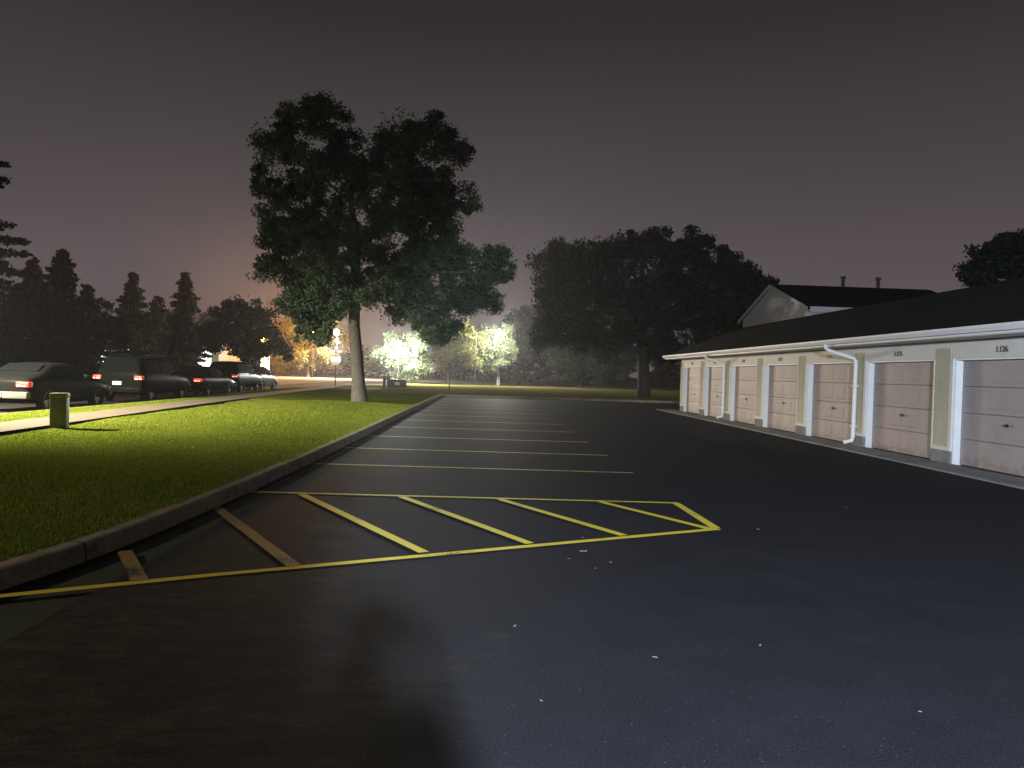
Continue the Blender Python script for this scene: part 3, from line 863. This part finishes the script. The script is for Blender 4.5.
for px in (843, 878):
    p = at(px, 285, ym)
    m = LB(); m.tube([(p.x, ym, HR - .1), (p.x, ym, HR + .46)], .1, 10); m.tube([(p.x, ym, HR + .46), (p.x, ym, HR + .6)], .15, 10); m.build('vent_pipe', M['pvc'], rf, True)

# ------------------------------------------------------------------ lawn furniture
# utility pedestal by the footpath
pe = empty('utility_pedestal', (-8.55, 15.1, LZ + .08), .25, 'olive green square utility pedestal standing on the lawn by the footpath', 'utility box')
MB().box(-.145, .145, -.13, .13, -.1, .60, .02).build('body', M['ped'], pe, True)
MB().box(-.155, .155, -.14, .14, .56, .655, .025).build('lid', M['ped'], pe, True)
MB().box(-.05, .05, -.134, -.129, .36, .43, .004).build('latch_plate', M['ped'], pe)
# cabinet and post near the street corner
cx, cy = at(397, 385, 57).x, 57.0
cbx = empty('utility_cabinet', (cx, cy, LZ), 0, 'low green utility cabinet with a white notice near the street', 'utility box')
MB().box(-.72, .72, -.4, .4, .06, .62, .03).build('body', M['green_metal'], cbx, True)
MB().box(-.76, .76, -.44, .44, .60, .70, .03).build('lid', M['green_metal'], cbx, True)
MB().box(-.76, .76, -.44, .44, -.02, .07).build('base_slab', M['concrete'], cbx)
MB().box(-.12, .24, -.412, -.403, .26, .48).build('notice', M['plate'], cbx)
cx2 = at(384.3, 385, 57).x
po = empty('utility_post', (cx2, 57.0, LZ), 0, 'narrow green utility post beside the low cabinet', 'utility post')
MB().box(-.1, .1, -.1, .1, -.05, .86, .02).build('body', M['green_metal'], po, True)
MB().box(-.12, .12, -.12, .12, .84, .93, .02).build('cap', M['green_metal'], po, True)
# stop sign at the end of the drive
s = empty('road_sign', (at(335, 387, 55).x, 55.0, LZ), 0, 'octagonal sign under a white street name blade on a dark pole', 'road sign')
M['sign'] = glow('sign_reflection_glow', (.93, .92, .80), 1.1)  # emission stands in for light reflected off the unlit sign
M['sign_mark'] = simple('sign_yellow_bands', (.8, .66, .2), .4, var=.03)
MB().tube([(0, 0, -.05), (0, 0, 3.25)], .04, 10).build('pole', M['metal'], s, True)
oc = [(.38 / math.cos(PI / 8) * math.cos(PI / 8 + k * PI / 4), 2.05 + .38 / math.cos(PI / 8) * math.sin(PI / 8 + k * PI / 4)) for k in range(8)]
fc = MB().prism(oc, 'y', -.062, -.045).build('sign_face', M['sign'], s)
for z_ in (2.29, 1.75): MB().box(-.22, .22, -.066, -.063, z_, z_ + .06).build('band', M['sign_mark'], fc)
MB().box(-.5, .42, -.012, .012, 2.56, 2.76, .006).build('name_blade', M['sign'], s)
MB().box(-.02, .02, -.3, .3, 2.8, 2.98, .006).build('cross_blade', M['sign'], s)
# thin posts
p = at(449, 392, 50.5)
tp_ = empty('lot_post', (p.x, 50.5, LZ), 0, 'thin dark sign post on the grass at the end of the lot', 'post')
MB().tube([(0, 0, -.05), (0, 0, 2.0)], .035, 8).build('pole', M['metal'], tp_, True)
MB().box(-.14, .14, -.05, -.036, 1.62, 2.02, .004).build('sign_back', M['metal'], tp_)
p = at(474.7, 385, 88.0)

# ------------------------------------------------------------------ lamps
def light(name, kind, loc, power, col, parent, radius=.12, spot=None, blend=.2, aim=None):
    l = bpy.data.lights.new(name, kind); l.energy = power; l.color = col; l.shadow_soft_size = radius
    o = bpy.data.objects.new(name, l); link(o, parent); o.location = loc
    if kind == 'SPOT':
        l.spot_size = math.radians(spot); l.spot_blend = blend
        if aim is not None:
            o.rotation_euler = (Vector(aim)).to_track_quat('-Z', 'Y').to_euler()
    return o
def pole_lamp(name, x, y, h, arm, label, col, power, strength, z0=0, kind='SPOT', spot=165, blend=.25, head='box', aim=None, rad=.12, pole=.07, group=None, lit=.14):
    t = empty(name, (x, y, z0), 0, label, 'street lamp', group)
    ax, ay = arm
    P = MB(); P.tube([(0, 0, -.05), (0, 0, .5), (0, 0, h)], [pole * 1.5, pole * 1.15, pole * .8], 12)
    P.tube([(0, 0, -.03), (0, 0, .22)], [pole * 2.4, pole * 2.0], 12)
    P.build('pole', M['metal'], t, True)
    if ax or ay:
        MB().tube([(0, 0, h - .25), (ax * .5, ay * .5, h + .02), (ax, ay, h + .05)], [.05, .045, .04], 8).build('arm', M['metal'], t, True)
    g = glow('lamp_lens_' + name, col, strength)
    if head == 'box':
        MB().box(ax - .28, ax + .28, ay - .2, ay + .2, h - .02, h + .14, .03).build('lamp_head', M['metal'], t, True)
        MB().box(ax - .2, ax + .2, ay - .13, ay + .13, h - .05, h - .021, .008).build('lens', g, t, True)
        lz = h - .12
    else:
        MB().lathe([(.03, .2), (.09, .17), (.12, .12), (.06, .1)], (ax, ay, h + lit - .14), 14).build('lamp_head', M['metal'], t, True)
        MB().lathe([(lit * math.sin(PI * (k + .35) / 10.7), -lit * math.cos(PI * (k + .35) / 10.7) + lit - .2) for k in range(11)], (ax, ay, h - lit + .1), 18).build('lens', g, t, True)
        lz = h - lit - .45
    light('lamp_light', kind, (ax, ay, lz), power, col, t, rad, spot, blend, aim if aim else (0, 0, -1))
    return t
WARM = (1.0, .90, .70)
pole_lamp('parking_lamp', -17.9, 16.5, 6.0, (1.3, 0), 'lamp across the drive whose warm light falls on the lawn', WARM, 45000, 12, aim=(.40, .36, -1), spot=130, blend=.7)
pole_lamp('parking_lamp', -10.5, -2.5, 7.0, (.5, .3), 'warm lamp on the left behind the camera that lights the near kerb', (1, .88, .67), 2200, 12, aim=(5.6, 6.2, -7), spot=66, blend=.7)
pole_lamp('flood_lamp', .6, -5.3, 3.25, (0, .3), 'white flood lamp on a pole behind the camera', (.71, .82, 1.0), 27000, 30, aim=(.26, .966, -.165), spot=52, blend=.25, rad=.17)
p = at(337, 332, 112); pole_lamp('street_lamp', p.x, 112, p.z, (0, -.4), 'street lamp with a round white glow just above the octagonal sign', (1, .93, .78), 36000, 400, kind='SPOT', spot=158, head='globe', lit=.45)
p = at(264, 339, 98); pole_lamp('street_lamp', p.x, 98, p.z, (0, -.4), 'amber street lamp shining through the dark round tree', (1, .42, .06), 13000, 160, kind='POINT', head='globe', lit=.22)
p = at(299, 352, 112); pole_lamp('street_lamp', p.x + 3, 108, 7.5, (0, -.4), 'amber street lamp among the orange-lit trees', (1, .40, .05), 18000, 60, kind='POINT', head='globe', lit=.18)
p = at(399, 345, 77.5); pole_lamp('street_lamp', p.x, 77.5, p.z, (0, -.3), 'dazzling white lamp in front of the small young tree', (.95, 1, .90), 14000, 600, kind='POINT', head='globe', lit=.34, z0=.1)
p = at(474.7, 385, 86); q = at(499, 331, 86)
pole_lamp('street_lamp', p.x, 86, q.z - .05, (q.x - p.x, 0), 'street lamp on a slim pole with a long arm over the pale-trunked tree', (1, .98, .88), 10000, 400, kind='POINT', head='globe', lit=.2, z0=.1, pole=.05)

# ------------------------------------------------------------------ lit shop far behind the cars
sh = empty('shop_building', (-33, 84, 0), 0, 'low lit shop front glimpsed under the trees behind the cars', 'building')
GM = Vector((-33, 84, 0))
m = LB(); m.box(-46, -30.2, 84, 92, 0, 3.9); m.build('wall', M['cream'], sh)
m = LB(); m.box(-46.4, -29.8, 83.3, 92.4, 3.901, 4.3, .03); m.build('roof', M['roof'], sh)
gw = glow('lit_shop_window', (.92, 1, .95), 3.2)
for x0, x1 in ((-44.5, -42.6), (-41.2, -39.0), (-37.4, -35.5), (-34.6, -31.0)):
    m = LB(); m.box(x0, x1, 83.94, 83.99, .9, 3.1); f_ = m.build('window', gw, sh)
    m = LB(); m.box(x0 - .08, x0, 83.9, 84.0, .82, 3.18); m.box(x1, x1 + .08, 83.9, 84.0, .82, 3.18); m.box(x0, x1, 83.9, 84.0, 3.1, 3.18); m.box(x0, x1, 83.9, 84.0, .82, .9)
    m.box((x0 + x1) / 2 - .03, (x0 + x1) / 2 + .03, 83.9, 83.938, .9, 3.1); m.build('window_frame', M['metal'], f_)
# lit sign pylon by the road
p = at(265, 363, 100)
pl = empty('roadside_sign', (p.x, 100, 0), 0, 'white backlit pylon sign by the far road, right of the last car', 'sign')
MB().box(-.06, .06, -.06, .06, -.05, 1.0).build('pole', M['metal'], pl)
MB().box(-.55, .55, -.12, .12, 1.0, 3.0, .03).build('panel', glow('backlit_panel', (.93, .97, 1), 3.0), pl, True)

# ------------------------------------------------------------------ parked cars
def loft(st):
    """st: list of (y, zbot, zbelt, ztop, wbelt, wtop) -> shell"""
    ring = lambda y, zb, zm, zt, w_, wt: [(0, y, zb), (w_ * .86, y, zb), (w_ * .985, y, zb + .12), (w_ * 1.0, y, zb + (zm - zb) * .62), (w_ * .965, y, zm), (wt, y, zt - .035), (wt * .86, y, zt), (0, y, zt + .012)]
    vs, fs = [], []
    rings = []
    for s_ in st:
        r_ = ring(*s_)
        full = r_ + [(-x, y, z) for x, y, z in r_[-2:0:-1]]
        rings.append(full)
    n = len(rings[0])
    for r_ in rings: vs += r_
    for i in range(len(rings) - 1):
        for k in range(n):
            a, b = i * n + k, i * n + (k + 1) % n
            fs.append((a, b, b + n, a + n))
    fs.append(tuple(range(n))); fs.append(tuple((len(rings) - 1) * n + k for k in range(n)))
    return MB().add(vs, fs), rings
KINDS = {
    'sedan': dict(L=4.7, st=[(0, .42, .80, .84, .78, .70), (.08, .30, .90, 1.0, .87, .78), (.35, .25, .95, 1.06, .90, .79), (.75, .22, .96, 1.10, .905, .76), (1.45, .2, .96, 1.42, .91, .60), (2.2, .2, .95, 1.46, .91, .62), (2.9, .2, .94, 1.40, .91, .60),
                             (3.55, .2, .93, 1.0, .91, .78), (4.2, .22, .85, .90, .89, .76), (4.6, .3, .74, .78, .82, .7), (4.7, .38, .66, .68, .74, .62)], g=(.78, 1.42, 2.92, 3.5), wheel=.33, axles=(.95, 3.75)),
    'suv': dict(L=4.7, st=[(0, .45, .98, 1.02, .80, .72), (.06, .38, 1.05, 1.22, .88, .76), (.25, .32, 1.07, 1.60, .91, .66), (.5, .3, 1.07, 1.72, .92, .68), (1.5, .28, 1.06, 1.76, .925, .69), (2.5, .28, 1.05, 1.74, .925, .69), (3.0, .28, 1.04, 1.66, .925, .67),
                           (3.6, .28, 1.03, 1.10, .92, .8), (4.25, .3, .98, 1.03, .90, .78), (4.6, .38, .88, .92, .84, .72), (4.7, .45, .78, .8, .76, .66)], g=(.1, .42, 3.04, 3.56), wheel=.37, axles=(.92, 3.75)),
    'hatch': dict(L=4.2, st=[(0, .42, .86, .9, .76, .68), (.06, .34, .95, 1.1, .85, .74), (.3, .28, .97, 1.42, .88, .62), (.6, .25, .97, 1.5, .885, .63), (1.6, .22, .96, 1.54, .89, .64), (2.3, .22, .95, 1.5, .89, .63), (2.7, .22, .94, 1.42, .89, .61),
                             (3.3, .22, .92, .98, .88, .76), (3.8, .25, .84, .88, .86, .74), (4.12, .34, .74, .77, .8, .68), (4.2, .42, .66, .68, .72, .6)], g=(.1, .48, 2.72, 3.24), wheel=.32, axles=(.8, 3.35)),
}
M['tail'] = glow('tail_lamp_red', (.75, .03, .025), .35)  # weak emission stands in for light thrown back by unlit tail lamps
M['tail_hot'] = glow('tail_reflection_glow', (1, .62, .4), 1.3)  # glowing spots imitate the bright reflection inside each tail lamp
def car(name, kind, x_right, y, paint, label, bumper=None, rails=False):
    K = KINDS[kind]; W2 = .92
    t = empty(name, (x_right - W2, y, .004), 0, label, 'car', 'cars parked along the drive')
    mb, rings = loft(K['st'])
    bo = mb.build('body', paint, t, True, 32)
    sub = bo.modifiers.new('round', 'SUBSURF'); sub.levels = 1; sub.render_levels = 2
    R_ = np.array(rings)
    st = K['st']
    g0, g1, g2, g3 = K['g']
    def prof(y_):
        a = np.array([s_[0] for s_ in st])
        return [float(np.interp(y_, a, [s_[k] for s_ in st])) for k in range(1, 6)]
    def panel(y0, y1, u0, u1, nm, sgn, out=.012):
        m = MB(); n_ = 8; vs = []
        for k in range(n_ + 1):
            y_ = y0 + (y1 - y0) * k / n_
            zb, zm, zt, wb, wt = prof(y_)
            for u in (u0, u1):
                x_ = (wb * .965) * (1 - u) + wt * u; z_ = zm * (1 - u) + (zt - .035) * u
                vs.append((sgn * (x_ + out), y_, z_))
        m.add(vs, [(2 * k, 2 * k + 1, 2 * k + 3, 2 * k + 2) for k in range(n_)])
        return m.build(nm, M['glass'], t, True)
    mid = (g1 + g2) / 2
    for sgn in (1, -1):
        panel(g1 + .05, mid - .05, .10, .86, 'side_window', sgn)
        panel(mid + .05, g2 - .02, .10, .86, 'side_window', sgn)
    def screen(ya, yb, nm, back):
        """rear or front screen lying on the sloping face of the shell"""
        za, zb_ = prof(ya), prof(yb)
        off = -.014 if back else .014
        m = MB()
        ua, ub = .12, .9
        y_1 = ya + (yb - ya) * ua; y_2 = ya + (yb - ya) * ub
        p1, p2 = prof(y_1), prof(y_2)
        wa, wb2 = p1[4] * .82, p2[4] * .82
        m.add([(-wa, y_1 + off, p1[2] + .03), (wa, y_1 + off, p1[2] + .03), (wb2, y_2 + off, p2[2] + .03), (-wb2, y_2 + off, p2[2] + .03)], [(0, 1, 2, 3)])
        return m.build(nm, M['glass'], t)
    screen(g0, g1, 'rear_window', True)
    screen(g3, g2, 'windscreen', False)
    zt0 = st[1][2]
    # lamps, plate, bumper
    for sgn in (1, -1):
        zc = zt0 - .10
        m = MB()
        xs = (.52, .885) if kind != 'suv' else (.60, .90)
        a, b = sorted((sgn * xs[0], sgn * xs[1]))
        m.box(a, b, -.018, .20, zc - .075, zc + .085, .03)
        tl = m.build('tail_light', M['tail'], t, True)
        m = MB(); c_ = sgn * (xs[0] + .1); m.box(c_ - .06, c_ + .06, -.026, -.019, zc - .05, zc - .005, .003)
        c_ = sgn * (xs[0] + .25); m.box(c_ - .04, c_ + .04, -.026, -.019, zc - .05, zc - .01, .003); m.build('reflector_glow', M['tail_hot'], tl)
        m = MB(); m.box(sgn * .93 - .07, sgn * .93 + .07, g2 - .1, g2 + .0, st[0][3] * 0 + prof(g2)[1] + .02, prof(g2)[1] + .16, .03); m.build('mirror', paint, t, True)
        m = MB(); a, b = sorted((sgn * .55, sgn * .82)); m.box(a, b, K['L'] - .14, K['L'] - .02, .58, .70, .03); m.build('headlight', M['chrome'], t, True)
    MB().box(-.86, .86, -.06, .16, .40, .60, .04).build('rear_bumper', bumper or paint, t, True)
    MB().box(-.86, .86, K['L'] - .16, K['L'] + .04, .34, .54, .04).build('front_bumper', bumper or paint, t, True)
    pz = .50 if kind == 'sedan' else .74
    MB().box(-.16, .16, -.085 if pz < .6 else -.05, -.061 if pz < .6 else .05, pz - .06, pz + .07, .004).build('licence_plate', M['plate'], t)
    if rails:
        for sgn in (1, -1):
            m = MB(); m.tube([(sgn * .6, .7, 1.74), (sgn * .61, .8, 1.81), (sgn * .61, 2.5, 1.82), (sgn * .6, 2.6, 1.76)], .018, 6); m.build('roof_rail', M['chrome'], t, True)
    rw = K['wheel']
    for ay in K['axles']:
        for sgn in (1, -1):
            wv = empty('wheel', (sgn * .80, ay, rw)); wv.parent = t
            a = MB()
            n = 26
            pr = [(rw * .62, .02), (rw * .66, .10), (rw * .94, .115), (rw, .08), (rw, -.10), (rw * .9, -.12)]
            vs = []; fs = []
            for k in range(n):
                th = 2 * PI * k / n
                for r_, xo in pr: vs.append((sgn * xo, r_ * math.cos(th), r_ * math.sin(th)))
            for k in range(n):
                for j in range(len(pr) - 1):
                    fs.append((k * 6 + j, k * 6 + j + 1, ((k + 1) % n) * 6 + j + 1, ((k + 1) % n) * 6 + j))
            a.add(vs, fs).build('tyre', M['rubber'], wv, True, 40)
            b_ = MB(); vs = [(sgn * .07, 0, 0)]; fs = []
            for k in range(20):
                th = 2 * PI * k / 20; rr = rw * .64
                vs.append((sgn * (.03 if k % 4 < 2 else .075), rr * math.cos(th), rr * math.sin(th)))
            fs = [(0, 1 + k, 1 + (k + 1) % 20) for k in range(20)]
            b_.add(vs, fs).build('rim', M['rim'], wv)
    return t
P_ = {'grey': car_paint('charcoal_paint', (.008, .0085, .008)), 'black': car_paint('black_paint', (.004, .004, .0045)), 'green': car_paint('dark_green_paint', (.005, .0065, .0055)),
      'silver': car_paint('silver_paint', (.30, .31, .29)), 'bumper': car_paint('tan_silver_bumper', (.13, .125, .10), .45)}
car('parked_car', 'sedan', -12.95, 21.4, P_['grey'], 'dark sedan with a pale rear bumper, nearest of the parked row', P_['bumper'])
car('parked_car', 'suv', -12.85, 28.0, P_['green'], 'dark SUV with a pale plate parked directly ahead of the pale-bumpered sedan', rails=True)
car('parked_car', 'sedan', -13.05, 34.3, P_['black'], 'black sedan parked third along the drive, with a bright right tail light')
car('parked_car', 'suv', -13.6, 40.7, P_['black'], 'black SUV parked between the black sedan and the silver hatchback')
car('parked_car', 'hatch', -14.2, 46.6, P_['silver'], 'silver hatchback, farthest of the parked row')

# ------------------------------------------------------------------ small leaves and scraps on the asphalt
M['scrap'] = simple('dry_leaf', (.24, .22, .17), .8, var=.5, scale=30)
spots = [(.88, 6.47, .075, 'largest pale curled leaf on the asphalt right of the hatched tip')] + [(x, y, s_, None) for x, y, s_ in
         [(.73, 6.21, .03), (.95, 7.03, .035), (.91, 5.91, .028), (1.07, 6.11, .034), (2.87, 7.61, .05), (4.53, 9.09, .05), (1.64, 4.26, .03), (.21, 4.51, .035), (.97, 4.05, .03), (.3, 3.48, .02), (2.1, 3.43, .018)]]
for x, y, s_, lab in spots:
    a = random.random() * 6.28; vs = []
    s_ *= .5
    pts = [(-1, 0, .25), (-.5, .42, .05), (.1, .5, .12), (.7, .3, .02), (1.15, 0, .3), (.7, -.3, .05), (.1, -.5, .2), (-.5, -.4, .02), (0, 0, 0.0)]
    for u, v_, z_ in pts:
        u2, v2 = u * s_, v_ * s_ * random.uniform(.8, 1.2)
        vs.append((u2 * math.cos(a) - v2 * math.sin(a), u2 * math.sin(a) + v2 * math.cos(a), .004 + z_ * s_ * .9))
    top = MB().add(vs, [(8, i, (i + 1) % 8) for i in range(8)])
    top.add([(vx, vy, vz + .0015) for vx, vy, vz in vs], [(8, (i + 1) % 8, i) for i in range(8)])
    o = top.build('fallen_leaf', M['scrap']); o.location = (x, y, 0)
    tag(o, lab or 'tiny pale leaf scrap lying on the dark asphalt near the hatched bay', 'leaf', 'leaf scraps on the asphalt')

# ------------------------------------------------------------------ the person taking the photograph, behind the lens
def photographer(loc):
    t = empty('person', loc, 0, 'person in dark jacket and jeans holding up a phone, casting the shadow in front', 'person')
    V, E, Rd = [], [], []
    def v(p, r_, prev=None):
        V.append(p); Rd.append(r_)
        if prev is not None: E.append((prev, len(V) - 1))
        return len(V) - 1
    pel = v((0, 0, .95), .155)
    bel = v((0, .0, 1.1), .14, pel); che = v((0, -.01, 1.28), .16, bel); nec0 = v((0, -.01, 1.42), .09, che)
    nec = v((0, .0, 1.49), .055, nec0); hd = v((0, .01, 1.58), .085, nec); hd2 = v((0, .01, 1.66), .075, hd)
    nose = v((0, .10, 1.60), .016, hd)
    for sg in (1, -1):
        hip = v((sg * .10, 0, .88), .10, pel); th = v((sg * .13, .01, .70), .09, hip); kn = v((sg * .14, .02, .48), .06, th)
        ca = v((sg * .15, -.01, .34), .058, kn); an = v((sg * .16, -.02, .09), .04, ca); he = v((sg * .16, .05, .045), .042, an); to = v((sg * .18, .17, .035), .034, he)
        sh = v((sg * .19, -.01, 1.39), .066, nec0); el = v((sg * .25, .08, 1.15), .046, sh); fo = v((sg * .19, .22, 1.27), .04, el)
        wr = v((sg * .12, .34, 1.45), .026, fo); pa = v((sg * .105, .37, 1.51), .03, wr)
        for k, (ln, dz) in enumerate(((.038, .045), (.042, .025), (.038, .005), (.03, -.012))):
            f1 = v((sg * (.100 - .004 * k), .395, 1.515 + dz), .009, pa); f2 = v((sg * (.098 - ln * .5), .402, 1.518 + dz), .0085, f1); f3 = v((sg * (.098 - ln), .398, 1.52 + dz), .0075, f2)
        t1 = v((sg * .085, .355, 1.50), .011, pa); t2 = v((sg * .065, .352, 1.525), .0095, t1)
    me = bpy.data.meshes.new('body'); me.from_pydata(V, E, [])
    o = bpy.data.objects.new('body_source', me); COL.objects.link(o)
    o.modifiers.new('skin', 'SKIN'); sub_ = o.modifiers.new('sub', 'SUBSURF'); sub_.levels = 2; sub_.render_levels = 2
    if not me.skin_vertices: me.attributes.new('skin', 'FLOAT', 'POINT')
    for q, r_ in zip(me.skin_vertices[0].data, Rd): q.radius = (r_, r_)
    me.skin_vertices[0].data[0].use_root = True
    dg = bpy.context.evaluated_depsgraph_get(); dg.update()
    m2 = bpy.data.meshes.new_from_object(o.evaluated_get(dg))
    bpy.data.objects.remove(o)
    for nm, c_ in (('person_skin', (.45, .30, .22)), ('dark_jacket', (.03, .032, .04)), ('blue_jeans', (.04, .055, .09)), ('dark_shoes', (.02, .02, .02))): m2.materials.append(simple(nm, c_, .8))
    for f in m2.polygons:
        c_ = f.center; f.use_smooth = True
        f.material_index = 0 if (c_.z > 1.46 and abs(c_.x) < .1 and c_.y < .2) or c_.y > .325 else 1 if c_.z > .93 else 2 if c_.z > .1 else 3
    link(bpy.data.objects.new('body', m2), t)
    h_ = bmesh.new(); bmesh.ops.create_icosphere(h_, subdivisions=3, radius=1)
    bmesh.ops.delete(h_, geom=[q for q in h_.verts if q.co.z < -.1 + .55 * max(0, q.co.y * 1.3)], context='VERTS')
    MB().bm(h_, Matrix.Translation((0, -.008, 1.635)) @ Matrix.Diagonal((.094, .108, .115, 1))).build('hair', simple('brown_hair', (.04, .025, .015), .7), t, True, 80)
    for sg in (1, -1):
        MB().lathe([(.003, -.008), (.009, -.004), (.009, .004), (.003, .008)], (sg * .032, .086, 1.625), 10).build('eye', M['plate'], t, True)
    return t
photographer((0.0, -.56, 0.0))
ph = MB().box(-.078, .078, -.166, -.158, 1.50, 1.576, .003).build('phone', simple('black_phone', (.02, .02, .022), .3))
tag(ph, 'black phone held up sideways by the person behind the lens', 'phone')

# ------------------------------------------------------------------ night haze
hz = MB().box(-210, 130, -22, 275, -1.1, 17.0).build('haze', None)
tag(hz, kind='stuff', label='thin night haze hanging over the lot and street', cat='haze')
m = bpy.data.materials.new('haze_air'); m.use_nodes = True
nt = m.node_tree; nt.nodes.remove(nt.nodes['Principled BSDF'])
pv = nt.nodes.new('ShaderNodeVolumePrincipled')
pv.inputs['Color'].default_value = (.9, .9, .9, 1); pv.inputs['Density'].default_value = .0008; pv.inputs['Anisotropy'].default_value = .7
nt.links.new(pv.outputs[0], nt.nodes['Material Output'].inputs['Volume'])
hz.data.materials.append(m)

# moonless night: no sun lamp, only the sky and the lamps
sc.view_settings.view_transform = 'Standard'; sc.view_settings.look = 'None'; sc.view_settings.gamma = 1; sc.view_settings.exposure = 0
sc.view_settings.use_curve_mapping = False
cy_ = sc.cycles
cy_.max_bounces = 5; cy_.diffuse_bounces = 2; cy_.glossy_bounces = 2; cy_.transmission_bounces = 2; cy_.volume_bounces = 0
cy_.transparent_max_bounces = 4; cy_.sample_clamp_indirect = 3; cy_.sample_clamp_direct = 0
cy_.use_denoising = True
cy_.use_adaptive_sampling = True; cy_.adaptive_threshold = .02
